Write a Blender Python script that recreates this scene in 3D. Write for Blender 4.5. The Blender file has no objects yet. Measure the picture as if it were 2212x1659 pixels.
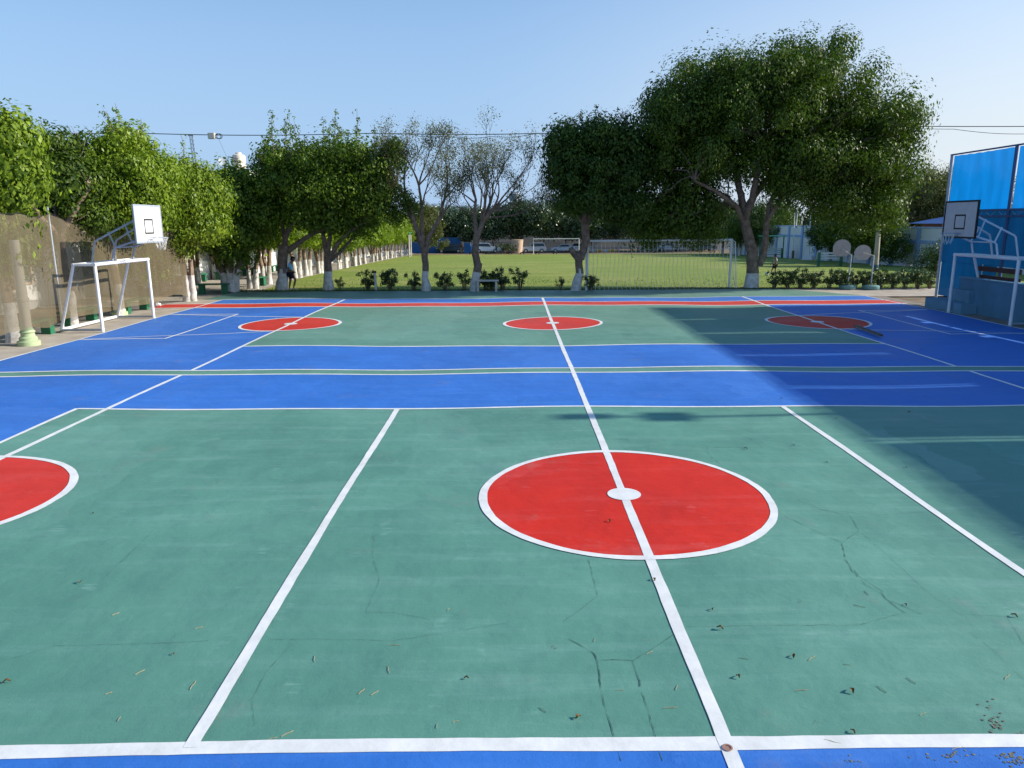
import bpy, bmesh, math, random
import numpy as np
from mathutils import Vector, Matrix
R = math.radians
U = 3.3                      # eye height, the unit the court was measured in
# ------------------------------------------------------------------ camera
scn = bpy.context.scene
FPX, CX, CY = 1600.0, 1106.0, 829.5
PITCH, ROLL = R(12.32), -0.0055
cam = bpy.data.objects.new('camera', bpy.data.cameras.new('camera'))
scn.collection.objects.link(cam)
cam.data.sensor_width = 36; cam.data.lens = FPX / 2212 * 36
cam.data.clip_end = 5000; cam.data.clip_start = .05
CM = Matrix.Translation((0, 0, U)) @ Matrix.Rotation(R(90) - PITCH, 4, 'X') @ Matrix.Rotation(ROLL, 4, 'Z')
cam.matrix_world = CM
scn.camera = cam
# ------------------------------------------------------------------ sky, sun, exposure
SUN_EL, SUN_AZ = R(26.5), R(3.0)      # azimuth from +X towards +Y
w = bpy.data.worlds.new('World'); scn.world = w; w.use_nodes = True
nt = w.node_tree; nt.nodes.clear()
sky = nt.nodes.new('ShaderNodeTexSky'); sky.sky_type = 'NISHITA'; sky.sun_disc = False
sky.sun_elevation = SUN_EL; sky.sun_rotation = R(90) - SUN_AZ
sky.air_density = 1.3; sky.dust_density = 0.9; sky.ozone_density = 4.0
bg = nt.nodes.new('ShaderNodeBackground'); bg.inputs['Strength'].default_value = .121
ow = nt.nodes.new('ShaderNodeOutputWorld')
_g = nt.nodes.new('ShaderNodeNewGeometry'); _s = nt.nodes.new('ShaderNodeSeparateXYZ'); nt.links.new(_g.outputs['Incoming'], _s.inputs[0])
def _mr(src, a, b, c, d):
    m = nt.nodes.new('ShaderNodeMapRange'); m.interpolation_type = 'SMOOTHSTEP'
    for i, v in enumerate((a, b, c, d)): m.inputs[i + 1].default_value = v
    nt.links.new(src, m.inputs[0]); return m.outputs[0]
def _mx(f, a, b):
    m = nt.nodes.new('ShaderNodeMix'); m.data_type = 'RGBA'
    for i, v in ((0, f), (6, a), (7, b)):
        if hasattr(v, 'is_output'): nt.links.new(v, m.inputs[i])
        else: m.inputs[i].default_value = v
    return m.outputs[2]
# Incoming points back to the viewer: -z is up, -x is towards the sun
hz = _mx(_mr(_s.outputs[0], .1, -.65, 0, 1), (2.6, 3.8, 5.7, 1), (5.3, 5.5, 5.8, 1))
amt = _mr(_s.outputs[2], -.48, -.02, 0, .86)
tn = nt.nodes.new('ShaderNodeMix'); tn.data_type = 'RGBA'; tn.blend_type = 'MULTIPLY'; tn.inputs[0].default_value = 1; tn.inputs[7].default_value = (.80, .97, 1.14, 1)
nt.links.new(sky.outputs[0], tn.inputs[6])
nt.links.new(_mx(amt, tn.outputs[2], hz), bg.inputs[0]); nt.links.new(bg.outputs[0], ow.inputs[0])
sd = bpy.data.lights.new('sun', 'SUN'); sd.energy = 5.0; sd.angle = R(.75); sd.color = (1, .93, .82)
sun = bpy.data.objects.new('sun', sd); scn.collection.objects.link(sun)
sv = Vector((math.cos(SUN_EL) * math.cos(SUN_AZ), math.cos(SUN_EL) * math.sin(SUN_AZ), math.sin(SUN_EL)))
sun.rotation_euler = sv.to_track_quat('Z', 'Y').to_euler()
scn.view_settings.view_transform = 'Standard'; scn.view_settings.look = 'None'
scn.view_settings.exposure = 0.42; scn.view_settings.gamma = 1
scn.cycles.max_bounces = 8; scn.cycles.transparent_max_bounces = 24
# ------------------------------------------------------------------ measuring helpers
SL, Y0, Y1 = .0213, 11.2 * U, 122.0
def gz(y):                         # height of the land: court level, then the field falls away gently
    return -SL * (min(max(y, Y0), Y1) - Y0)
def ray(px, py):
    return (CM.to_3x3() @ Vector(((px - CX) / FPX, -(py - CY) / FPX, -1))).normalized()
def P(px, py, y):
    d = ray(px, py); return Vector((0, 0, U)) + d * (y / d.y)
def G(px, py):
    d = ray(px, py); p = Vector((0, 0, U)) + d * (-U / d.z)
    if p.y > Y0:
        # z = U + t dz ; land = -SL (t dy - Y0)
        t = (U - SL * Y0) / (-d.z - SL * d.y)
        p = Vector((0, 0, U)) + d * t
        if p.y > Y1:
            t = (U - gz(Y1)) / -d.z; p = Vector((0, 0, U)) + d * t
    return p
def zin(ox, oy, s):
    return lambda x, y: ((ox + x / s) / 1.8517, (oy + y / s) / 1.8517)
Z1 = zin(0, 350, 1.508); Z2 = zin(800, 400, 1.952); Z3 = zin(1500, 700, 2.212)
Z4 = zin(2300, 700, 2.212); Z5 = zin(3000, 650, 2.018); ZB = zin(700, 900, 4.424); ZT = zin(2400, 80, 1.58)
rnd = random.Random(7)
# ------------------------------------------------------------------ materials
M = {}
def mat(name, col, rough=.8, spec=.3, var=0, vscale=3, bump=0, bscale=40, metal=0, col2=None, det=4, v2=None):
    m = bpy.data.materials.new(name); m.use_nodes = True; t = m.node_tree; b = t.nodes['Principled BSDF']
    b.inputs['Base Color'].default_value = (*col, 1); b.inputs['Roughness'].default_value = rough
    b.inputs['Specular IOR Level'].default_value = spec; b.inputs['Metallic'].default_value = metal
    tc = t.nodes.new('ShaderNodeTexCoord')
    if var or col2:
        n = t.nodes.new('ShaderNodeTexNoise'); n.inputs['Scale'].default_value = vscale; n.inputs['Detail'].default_value = det
        n.inputs['Roughness'].default_value = .6
        t.links.new(tc.outputs['Object'], n.inputs['Vector'])
        r = t.nodes.new('ShaderNodeValToRGB'); r.color_ramp.elements[0].position = .32; r.color_ramp.elements[1].position = .68
        c2 = col2 or tuple(min(1, c * (1 + var)) for c in col); c1 = col if col2 else tuple(c * (1 - var) for c in col)
        r.color_ramp.elements[0].color = (*c1, 1); r.color_ramp.elements[1].color = (*c2, 1)
        t.links.new(n.outputs[0], r.inputs[0]); t.links.new(r.outputs[0], b.inputs['Base Color'])
    if bump:
        n = t.nodes.new('ShaderNodeTexNoise'); n.inputs['Scale'].default_value = bscale; n.inputs['Detail'].default_value = 5
        t.links.new(tc.outputs['Object'], n.inputs['Vector'])
        bp = t.nodes.new('ShaderNodeBump'); bp.inputs['Strength'].default_value = bump; bp.inputs['Distance'].default_value = .02
        t.links.new(n.outputs[0], bp.inputs['Height']); t.links.new(bp.outputs[0], b.inputs['Normal'])
    M[name] = m; return m
def N(t, kind, **kw):
    n = t.nodes.new(kind)
    for k, v in kw.items():
        if k in n.inputs: n.inputs[k].default_value = v
        else: setattr(n, k, v)
    return n
def mixc(t, fac, a, b, mode='MIX'):
    m = t.nodes.new('ShaderNodeMix'); m.data_type = 'RGBA'; m.blend_type = mode
    for i, v in ((0, fac), (6, a), (7, b)):
        if hasattr(v, 'is_output'): t.links.new(v, m.inputs[i])
        elif i: m.inputs[i].default_value = (*v, 1)
        else: m.inputs[i].default_value = v
    return m.outputs[2]
def ramp(t, src, p0, p1, a=0, b=1):
    r = t.nodes.new('ShaderNodeMapRange'); r.inputs[1].default_value = p0; r.inputs[2].default_value = p1
    r.inputs[3].default_value = a; r.inputs[4].default_value = b
    t.links.new(src, r.inputs[0]); return r.outputs[0]
def paint(name, col, dark, chalk, dust, rough=.6, spec=.28):
    """thick brushed court paint over rough concrete: blotches, roller streaks, scuffs, worn pits"""
    m = bpy.data.materials.new(name); m.use_nodes = True; t = m.node_tree; b = t.nodes['Principled BSDF']
    tc = N(t, 'ShaderNodeTexCoord'); L = t.links
    def noise(scale, detail=5, sc=(1, 1, 1), rg=.6, rot=0):
        mp = N(t, 'ShaderNodeMapping'); mp.inputs['Scale'].default_value = sc; mp.inputs['Rotation'].default_value = (0, 0, rot)
        L.new(tc.outputs['Object'], mp.inputs[0])
        n = N(t, 'ShaderNodeTexNoise', Scale=scale, Detail=detail, Roughness=rg); L.new(mp.outputs[0], n.inputs['Vector']); return n.outputs[0]
    big = noise(.45, 6); c = mixc(t, ramp(t, big, .35, .68), dark, col)
    st = noise(1.2, 5, (.35, 3.2, 1), .65, R(4)); c = mixc(t, ramp(t, st, .5, .75, 0, .5), c, chalk)
    st2 = noise(1.0, 5, (4.5, .5, 1), .65, R(-18)); c = mixc(t, ramp(t, st2, .55, .8, 0, .22), c, dark)
    fine = noise(26, 4, rg=.7); c = mixc(t, ramp(t, fine, .56, .74, 0, .18), c, chalk)
    c = mixc(t, ramp(t, fine, .42, .28, 0, .22), c, dark)
    # repaired slabs: patches of slightly different coats with soft irregular borders
    wn = N(t, 'ShaderNodeTexNoise', Scale=1.1, Detail=3); L.new(tc.outputs['Object'], wn.inputs['Vector'])
    va = N(t, 'ShaderNodeVectorMath', operation='MULTIPLY_ADD'); L.new(wn.outputs['Color'], va.inputs[0]); va.inputs[1].default_value = (.9, .9, 0); L.new(tc.outputs['Object'], va.inputs[2])
    vo = N(t, 'ShaderNodeTexVoronoi', Scale=.33); vo.distance = 'CHEBYCHEV'; L.new(va.outputs[0], vo.inputs['Vector']); sc_ = N(t, 'ShaderNodeSeparateColor'); L.new(vo.outputs['Color'], sc_.inputs[0])
    c = mixc(t, ramp(t, sc_.outputs[0], .35, 1, 0, .42), c, dark); c = mixc(t, ramp(t, sc_.outputs[1], .55, 1, 0, .30), c, chalk)
    sc = noise(2.2, 3, (1.2, .8, 1), .5); sc2 = noise(9, 3, (.4, 2, 1), .5, R(25))
    mu = N(t, 'ShaderNodeMath', operation='MULTIPLY'); L.new(ramp(t, sc, .62, .70), mu.inputs[0]); L.new(ramp(t, sc2, .5, .62), mu.inputs[1])
    c = mixc(t, ramp(t, mu.outputs[0], 0, 1, 0, .5), c, chalk)
    dirt = noise(.8, 8, rg=.75); c = mixc(t, ramp(t, dirt, .58, .76, 0, .4), c, (.25, .23, .2))
    sp = N(t, 'ShaderNodeSeparateXYZ'); L.new(tc.outputs['Object'], sp.inputs[0]); md = N(t, 'ShaderNodeMath', operation='MULTIPLY')
    L.new(ramp(t, sp.outputs[1], 11, 36, 0, .42), md.inputs[0]); L.new(ramp(t, noise(.35, 6), .3, .7, .55, 1.1), md.inputs[1])
    c = mixc(t, md.outputs[0], c, dust)
    L.new(c, b.inputs['Base Color']); b.inputs['Specular IOR Level'].default_value = spec
    L.new(ramp(t, big, .3, .7, rough - .08, rough + .12), b.inputs['Roughness'])
    bp0 = N(t, 'ShaderNodeBump', Strength=.6, Distance=.05); L.new(noise(1.6, 3, rg=.45), bp0.inputs['Height'])
    bp = N(t, 'ShaderNodeBump', Strength=.5, Distance=.012); h1 = noise(7, 8, rg=.72)
    L.new(h1, bp.inputs['Height']); L.new(bp0.outputs[0], bp.inputs['Normal'])
    bp2 = N(t, 'ShaderNodeBump', Strength=.35, Distance=.004); L.new(noise(90, 4), bp2.inputs['Height'])
    L.new(bp.outputs[0], bp2.inputs['Normal']); L.new(bp2.outputs[0], b.inputs['Normal'])
    M[name] = m; return m
paint('green_paint', (.118, .298, .228), (.084, .228, .174), (.19, .37, .31), (.24, .28, .19))
paint('blue_paint', (.034, .178, .58), (.026, .140, .48), (.07, .22, .62), (.10, .17, .42))
paint('red_paint', (.64, .022, .007), (.54, .019, .006), (.66, .09, .08), (.52, .12, .09))
mat('line_paint', (.64, .65, .62), .6, .3, col2=(.80, .80, .78), vscale=4, bump=.12, bscale=18, det=9)
mat('crack', (.03, .06, .05), .9, .1, col2=(.09, .21, .17), vscale=20)
mat('chip', (.10, .12, .09), .95, .1, col2=(.24, .24, .19), vscale=18, bump=.6, bscale=40)
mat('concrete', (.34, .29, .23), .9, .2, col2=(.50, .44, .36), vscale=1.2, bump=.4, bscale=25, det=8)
mat('concrete_shaded', (.18, .155, .13), .9, .2, col2=(.30, .26, .21), vscale=1.5, bump=.4, bscale=25, det=8)  # concrete again with the shade beside the stand painted in
mat('earth', (.16, .12, .08), .95, .1, col2=(.30, .23, .15), vscale=.9, bump=.5, bscale=12, det=8)
mat('soil', (.05, .035, .022), .95, .1, col2=(.12, .08, .05), vscale=3, bump=.6, bscale=12)
mat('white_steel', (.78, .78, .77), .35, .5, var=.03, vscale=6, bump=.05, bscale=60)
mat('grey_steel', (.36, .40, .44), .4, .5, var=.1, vscale=6)
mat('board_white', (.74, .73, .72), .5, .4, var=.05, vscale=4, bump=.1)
mat('board_shaded', (.52, .50, .49), .6, .3, var=.07, vscale=4)  # darker copy of board_white, with the right board's shade put into the colour
mat('black_paint', (.015, .015, .017), .5, .4)
mat('string', (.72, .72, .68), .8, .2)
mat('wall_blue', (.10, .22, .31), .8, .2, var=.12, vscale=1.5, bump=.3)
mat('step_blue', (.15, .29, .38), .8, .2, var=.12, vscale=2, bump=.3)
mat('frame_blue', (.05, .10, .20), .5, .4)
mat('brown_board', (.07, .03, .028), .6, .3, var=.2)
mat('bench_green', (.02, .14, .07), .6, .35, var=.2, vscale=4)
mat('white_wash', (.72, .70, .66), .9, .1, col2=(.46, .42, .37), vscale=5, bump=.8, bscale=14)
mat('bark', (.12, .085, .06), .95, .1, col2=(.26, .20, .15), vscale=6, bump=1, bscale=14)
mat('bark_light', (.16, .11, .075), .95, .1, col2=(.32, .24, .18), vscale=4, bump=1, bscale=12)
mat('twig', (.19, .145, .10), .9, .1, var=.25, vscale=3)
mat('column_green', (.40, .48, .27), .8, .2, var=.1); mat('column_white', (.50, .47, .38), .8, .2, var=.08)
mat('wall_white', (.70, .70, .68), .85, .2, var=.05, vscale=.8, bump=.2)
mat('wall_cream', (.55, .52, .44), .85, .2, var=.06, vscale=.8)
mat('pale_blue', (.28, .42, .66), .8, .2); mat('roof_blue', (.02, .08, .26), .5, .4)
mat('sheet_blue', (.02, .11, .30), .6, .3, var=.15, vscale=1)
mat('tan_tank', (.55, .40, .28), .7, .3, var=.1, vscale=2); mat('cream_tank', (.74, .66, .54), .6, .3, var=.06)
mat('rust_mark', (.32, .18, .14), .8, .2)
mat('rubber', (.02, .02, .022), .8, .3); mat('rim_metal', (.45, .45, .47), .35, .5, metal=.8)
mat('glass_dark', (.02, .028, .035), .08, .6); mat('window_glass', (.10, .16, .22), .1, .6)
mat('car_white', (.78, .78, .76), .2, .6); mat('car_silver', (.50, .52, .53), .25, .6); mat('car_dark', (.03, .05, .06), .2, .6)
mat('lamp_red', (.4, .02, .02), .3, .5); mat('lamp_clear', (.7, .7, .7), .15, .6)
mat('canopy_green', (.03, .25, .16), .6, .3); mat('tarp_blue', (.05, .35, .80), .5, .4, col2=(.02, .18, .5), vscale=2)
mat('yellow_paint', (.75, .45, .03), .7, .2); mat('teal_paint', (.15, .28, .27), .7, .3, var=.15)
mat('backboard_grey', (.34, .32, .30), .7, .3, var=.1, vscale=5)
mat('wood_grey', (.20, .17, .13), .8, .2, var=.25, vscale=8); mat('skin', (.20, .10, .06), .55, .4); mat('hair', (.012, .01, .01), .6, .3)
mat('shirt_blue', (.20, .60, .90), .8, .2, var=.1, vscale=8); mat('shirt_white', (.55, .55, .56), .8, .2); mat('shorts_dark', (.015, .018, .03), .8, .2)
mat('shoe', (.65, .62, .55), .6, .3); mat('maroon_cloth', (.10, .04, .05), .8, .2); mat('cable', (.02, .02, .02), .6, .3)
mat('petal_red', (.6, .02, .02), .6, .3); mat('dry_leaf', (.17, .10, .03), .8, .2, var=.4, vscale=30); mat('straw', (.45, .33, .16), .8, .2)
mat('ball', (.5, .5, .5), .5, .4)
def leafmat(name, c1, c2, rough=.38, tr=.35, spec=.5):
    m = bpy.data.materials.new(name); m.use_nodes = True; t = m.node_tree; b = t.nodes['Principled BSDF']; L = t.links
    g = N(t, 'ShaderNodeNewGeometry'); tc = N(t, 'ShaderNodeTexCoord')
    n = N(t, 'ShaderNodeTexNoise', Scale=.9, Detail=3); L.new(tc.outputs['Object'], n.inputs['Vector'])
    a = N(t, 'ShaderNodeMath', operation='ADD'); gm = N(t, 'ShaderNodeMath', operation='MULTIPLY'); gm.inputs[1].default_value = .6; L.new(g.outputs['Random Per Island'], gm.inputs[0]); L.new(gm.outputs[0], a.inputs[0]); L.new(n.outputs[0], a.inputs[1])
    c = mixc(t, ramp(t, a.outputs[0], .42, 1.05), c1, c2)
    L.new(c, b.inputs['Base Color']); b.inputs['Roughness'].default_value = rough; b.inputs['Specular IOR Level'].default_value = spec
    tr_ = N(t, 'ShaderNodeBsdfTranslucent'); c3 = mixc(t, 1, c, (1.5, 1.75, .7), 'MULTIPLY'); L.new(c3, tr_.inputs[0])
    mx = N(t, 'ShaderNodeMixShader'); mx.inputs[0].default_value = tr
    L.new(b.outputs[0], mx.inputs[1]); L.new(tr_.outputs[0], mx.inputs[2]); L.new(mx.outputs[0], t.nodes['Material Output'].inputs[0])
    M[name] = m
leafmat('leaf_ficus', (.017, .043, .005), (.105, .165, .016), .46, .20, .22)
leafmat('leaf_bright', (.060, .115, .008), (.235, .320, .024), .46, .26, .25)
leafmat('leaf_mid', (.030, .070, .007), (.150, .225, .020), .46, .24, .22)
leafmat('leaf_dark', (.020, .050, .008), (.060, .110, .015), .48, .18, .2)
leafmat('leaf_broad', (.022, .055, .018), (.075, .115, .040), .26, .15, .8)
leafmat('leaf_grey', (.065, .08, .026), (.170, .165, .075), .5, .3, .3)
leafmat('leaf_olive', (.060, .080, .022), (.130, .135, .045), .5, .3, .3)
leafmat('leaf_shrub', (.018, .045, .010), (.060, .105, .022), .36, .2)
def netmat(name, col, alpha, trans, weave=None, rough=.8):
    m = bpy.data.materials.new(name); m.use_nodes = True; t = m.node_tree; L = t.links; t.nodes.remove(t.nodes['Principled BSDF'])
    tc = N(t, 'ShaderNodeTexCoord'); n = N(t, 'ShaderNodeTexNoise', Scale=1.1, Detail=5); mp = N(t, 'ShaderNodeMapping')
    mp.inputs['Scale'].default_value = (1, 2.5, .5); L.new(tc.outputs['Object'], mp.inputs[0]); L.new(mp.outputs[0], n.inputs['Vector'])
    c = mixc(t, ramp(t, n.outputs[0], .35, .65), tuple(x * .88 for x in col), tuple(min(1, x * 1.1) for x in col))
    d = N(t, 'ShaderNodeBsdfDiffuse'); L.new(c, d.inputs[0]); q = N(t, 'ShaderNodeBsdfTranslucent'); L.new(c, q.inputs[0])
    m1 = N(t, 'ShaderNodeMixShader'); m1.inputs[0].default_value = trans; L.new(d.outputs[0], m1.inputs[1]); L.new(q.outputs[0], m1.inputs[2])
    tp = N(t, 'ShaderNodeBsdfTransparent'); m2 = N(t, 'ShaderNodeMixShader'); m2.inputs[0].default_value = alpha
    L.new(tp.outputs[0], m2.inputs[1]); L.new(m1.outputs[0], m2.inputs[2]); L.new(m2.outputs[0], t.nodes['Material Output'].inputs[0]); M[name] = m
netmat('shade_cloth', (.20, .165, .105), .56, .10)
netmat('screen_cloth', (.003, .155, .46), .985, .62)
netmat('screen_shaded', (.006, .10, .25), .985, .12)  # same blue cloth, darkened: the shade on the lower half is in the colour
def grassmat():
    m = bpy.data.materials.new('grass'); m.use_nodes = True; t = m.node_tree; b = t.nodes['Principled BSDF']; L = t.links
    tc = N(t, 'ShaderNodeTexCoord')
    def noise(scale, detail, sc=(1, 1, 1), rg=.6):
        mp = N(t, 'ShaderNodeMapping'); mp.inputs['Scale'].default_value = sc; L.new(tc.outputs['Object'], mp.inputs[0])
        n = N(t, 'ShaderNodeTexNoise', Scale=scale, Detail=detail, Roughness=rg); L.new(mp.outputs[0], n.inputs['Vector']); return n.outputs[0]
    c = mixc(t, ramp(t, noise(.12, 6), .35, .65), (.220, .290, .040), (.290, .350, .062))
    c = mixc(t, ramp(t, noise(.30, 5, (.35, 1, 1)), .50, .68, 0, .8), c, (.46, .40, .14))
    c = mixc(t, ramp(t, noise(3.5, 6, rg=.8), .42, .62, 0, .6), c, (.17, .235, .042))
    c = mixc(t, ramp(t, noise(16, 3, rg=.8), .58, .70, 0, .8), c, (.40, .42, .16))
    c = mixc(t, ramp(t, noise(20, 3, rg=.8), .45, .30, 0, .7), c, (.04, .075, .01))
    L.new(c, b.inputs['Base Color']); b.inputs['Roughness'].default_value = .8; b.inputs['Specular IOR Level'].default_value = .2
    bp = N(t, 'ShaderNodeBump', Strength=1, Distance=.09); L.new(noise(14, 5, rg=.8), bp.inputs['Height']); L.new(bp.outputs[0], b.inputs['Normal'])
    M['grass'] = m
grassmat()
# ------------------------------------------------------------------ object helpers
COL = scn.collection
def tag(o, label=None, cat=None, group=None, kind=None):
    for k, v in (('label', label), ('category', cat), ('group', group), ('kind', kind)):
        if v: o[k] = v
    return o
def empty(name, loc=(0, 0, 0), rz=0, label=None, cat=None, group=None):
    o = bpy.data.objects.new(name, None); COL.objects.link(o); o.location = loc; o.rotation_euler = (0, 0, rz)
    o.empty_display_size = .2
    return tag(o, label, cat, group)
class MB:
    def __init__(s): s.v = []; s.f = []; s.m = []; s.mi = 0
    def add(s, vs, fs):
        k = len(s.v); s.v += [tuple(v) for v in vs]; s.f += [tuple(i + k for i in f) for f in fs]; s.m += [s.mi] * len(fs); return s
    def box(s, a, b, rot=None):
        (x0, y0, z0), (x1, y1, z1) = a, b
        vs = [Vector(p) for p in ((x0, y0, z0), (x1, y0, z0), (x1, y1, z0), (x0, y1, z0), (x0, y0, z1), (x1, y0, z1), (x1, y1, z1), (x0, y1, z1))]
        if rot is not None: vs = [rot @ p for p in vs]
        return s.add(vs, [(3, 2, 1, 0), (4, 5, 6, 7), (0, 1, 5, 4), (1, 2, 6, 5), (2, 3, 7, 6), (3, 0, 4, 7)])
    def tube(s, pts, rad, n=10, cap=True, jit=0, rg=None):
        pts = [Vector(p) for p in pts]; m = len(pts)
        if not hasattr(rad, '__len__'): rad = [rad] * m
        vs = []; fs = []; up = None
        for i, p in enumerate(pts):
            d = (pts[min(i + 1, m - 1)] - pts[max(i - 1, 0)]).normalized()
            if up is None: up = Vector((0, 1, 0)) if abs(d.y) < .9 else Vector((1, 0, 0))
            a = d.cross(up).normalized(); b = d.cross(a).normalized(); up = -b if False else up
            for k in range(n):
                t = 2 * math.pi * k / n; r = rad[i] * (1 + (jit * (rg or rnd).uniform(-1, 1) if jit else 0))
                vs.append(p + a * math.cos(t) * r + b * math.sin(t) * r)
        for i in range(m - 1):
            for k in range(n):
                fs.append((i * n + k, i * n + (k + 1) % n, (i + 1) * n + (k + 1) % n, (i + 1) * n + k))
        if cap: fs += [tuple(range(n - 1, -1, -1)), tuple((m - 1) * n + k for k in range(n))]
        return s.add(vs, fs)
    def lathe(s, prof, n=20, c=(0, 0, 0)):
        vs = []; fs = []; m = len(prof)
        for r, z in prof:
            for k in range(n):
                t = 2 * math.pi * k / n; vs.append((c[0] + r * math.cos(t), c[1] + r * math.sin(t), c[2] + z))
        for i in range(m - 1):
            for k in range(n): fs.append((i * n + k, i * n + (k + 1) % n, (i + 1) * n + (k + 1) % n, (i + 1) * n + k))
        fs += [tuple(range(n - 1, -1, -1)), tuple((m - 1) * n + k for k in range(n))]
        return s.add(vs, fs)
    def prism(s, prof, y0, y1):          # profile in xz, extruded along y
        n = len(prof); vs = [(x, y0, z) for x, z in prof] + [(x, y1, z) for x, z in prof]
        return s.add(vs, [tuple(range(n)), tuple(range(2 * n - 1, n - 1, -1))] + [(i, i + n, (i + 1) % n + n, (i + 1) % n) for i in range(n)])
    def build(s, name, mats, parent=None, smooth=False, bevel=0):
        me = bpy.data.meshes.new(name); me.from_pydata(s.v, [], s.f)
        for m in (mats if isinstance(mats, (list, tuple)) else [mats]): me.materials.append(M[m])
        if any(s.m): me.polygons.foreach_set('material_index', s.m)
        bm = bmesh.new(); bm.from_mesh(me); bmesh.ops.recalc_face_normals(bm, faces=bm.faces)
        if bevel: bmesh.ops.bevel(bm, geom=bm.edges[:], offset=bevel, segments=2, affect='EDGES', clamp_overlap=True)
        bm.to_mesh(me); bm.free()
        if smooth: me.polygons.foreach_set('use_smooth', [True] * len(me.polygons)); me.set_sharp_from_angle(angle=R(40))
        o = bpy.data.objects.new(name, me); COL.objects.link(o)
        if parent: o.parent = parent
        return o
def struct(o): o['kind'] = 'structure'; return o
def copy_tree(o, parent=None):
    c = o.copy(); COL.objects.link(c); c.parent = parent
    for ch in list(o.children): copy_tree(ch, c)
    return c
# ------------------------------------------------------------------ the ground
ys = [-60, 0, Y0 - .01, Y0, 60, 90, Y1, 200, 500, 3000]; xs = [-2000, -300, -60, 0, 60, 300, 2000]
g = MB(); g.add([(x, y, gz(y) - .07) for y in ys for x in xs], [(j * 7 + i, j * 7 + i + 1, j * 7 + 8 + i, j * 7 + 7 + i) for j in range(len(ys) - 1) for i in range(6)])
struct(g.build('ground', 'earth'))
YF = G(1200, 549).y
fl = [G(560, 629.5), G(620, 607), G(735, 581), G(804, 567), G(888, 550.5)]
g = MB(); rows = []
fy = sorted({Y0 + .02, 40, 44, 50, 60, 70, 80, 90, 100, YF})
def fieldleft(y):
    for a, b in zip(fl, fl[1:]):
        if y <= b.y: return a.x + (b.x - a.x) * (y - a.y) / (b.y - a.y)
    return fl[-1].x
for y in fy: rows += [(fieldleft(y), y, gz(y) - .01), (fieldleft(y) / 2, y, gz(y) - .01), (0, y, gz(y) - .01), (20, y, gz(y) - .01), (34, y, gz(y) - .01)]
g.add(rows, [(j * 5 + i, j * 5 + i + 1, j * 5 + 6 + i, j * 5 + 5 + i) for j in range(len(fy) - 1) for i in range(4)])
struct(g.build('field', 'grass'))
g = MB(); g.add([(x, y, gz(y) - .03) for y in (Y0 - 6.5, Y0, 60, 90, Y1, 150) for x in (-24, fieldleft(y) - .2)], [(2 * i, 2 * i + 1, 2 * i + 3, 2 * i + 2) for i in range(5)])
struct(g.build('promenade', 'concrete'))
# ------------------------------------------------------------------ the court
def dz(x, y):
    f = min(1, max(0, (Y0 - y) / 2))
    return f * (.014 * math.sin(x * .55 + 1.3 * math.sin(y * .21)) + .010 * math.sin(x * 1.3 + y * .35 + 2) + .008 * math.sin(y * .9 - x * .25))
def wob(p, s): return .006 * math.sin(p * 1.1 + s) + .0035 * math.sin(p * 2.9 + s * 2.7) + .0015 * math.sin(p * 7 + s * 5) + .0022 * math.sin(p * 23 + 3 * math.sin(p * 9) + s)
def sheet(name, polys, m, z, tess=.35):
    bm = bmesh.new()
    for poly in polys: bm.faces.new([bm.verts.new((x * U, y * U, 0)) for x, y in poly])
    x0 = min(v.co.x for v in bm.verts); x1 = max(v.co.x for v in bm.verts); y0 = min(v.co.y for v in bm.verts); y1 = max(v.co.y for v in bm.verts)
    k = math.floor(x0 / tess) + 1
    while k * tess < x1:
        bmesh.ops.bisect_plane(bm, geom=bm.verts[:] + bm.edges[:] + bm.faces[:], plane_co=(k * tess, 0, 0), plane_no=(1, 0, 0)); k += 1
    k = math.floor(y0 / tess) + 1
    while k * tess < y1:
        bmesh.ops.bisect_plane(bm, geom=bm.verts[:] + bm.edges[:] + bm.faces[:], plane_co=(0, k * tess, 0), plane_no=(0, 1, 0)); k += 1
    for v in bm.verts: v.co.z = z + dz(v.co.x, v.co.y)
    bmesh.ops.recalc_face_normals(bm, faces=bm.faces)
    if bm.faces[:] and sum(f.normal.z for f in bm.faces) < 0: bmesh.ops.reverse_faces(bm, faces=bm.faces)
    me = bpy.data.meshes.new(name); bm.to_mesh(me); bm.free(); me.materials.append(M[m])
    me.polygons.foreach_set('use_smooth', [True] * len(me.polygons))
    o = bpy.data.objects.new(name, me); COL.objects.link(o); return struct(o)
def rect(x0, y0, x1, y1): return [(x0, y0), (x1, y0), (x1, y1), (x0, y1)]
XL, XR, XC, OL, OR = -3.88, 4.77, .415, -2.24, 3.10
ZA, ZN0, ZN1, ZB_, ZR0, ZR1, ZT_, ZG = 3.97, 4.92, 5.08, 6.08, 9.05, 9.48, 10.0, 11.19
def circ(cx, cy, r, n=72): return [(cx + r * math.cos(2 * math.pi * k / n), cy + r * math.sin(2 * math.pi * k / n)) for k in range(n)]
sheet('court', [[(XL - .02, -1.2), (XR + .02, -1.2), (XR + .02, ZT_ + .02), (4.05, ZG), (-4.15, ZG), (-4.15, 9.98), (XL - .02, 9.98)]], 'green_paint', 0)
xr2 = .83 - -2.40
sheet('court_blue_zone', [rect(XL, -1.2, XR, 1.263), rect(XL, 1.263, -2.4, ZA), rect(xr2, 1.263, XR, ZA), rect(XL, ZA, XR, ZN0), rect(XL, ZN1, XR, ZB_),
      rect(XL, ZB_, OL, ZR0), rect(OR, ZB_, XR, ZR0), rect(XL, ZR1, XR, ZT_)], 'blue_paint', .002)
sheet('court_red_zone', [rect(-4.42, ZR0, 4.84, ZR1)] + [circ(x, 2.605, .52) for x in (XC, OL, OR)] + [circ(x, 7.47, .49) for x in (XC, OL, OR)], 'red_paint', .0035)
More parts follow.
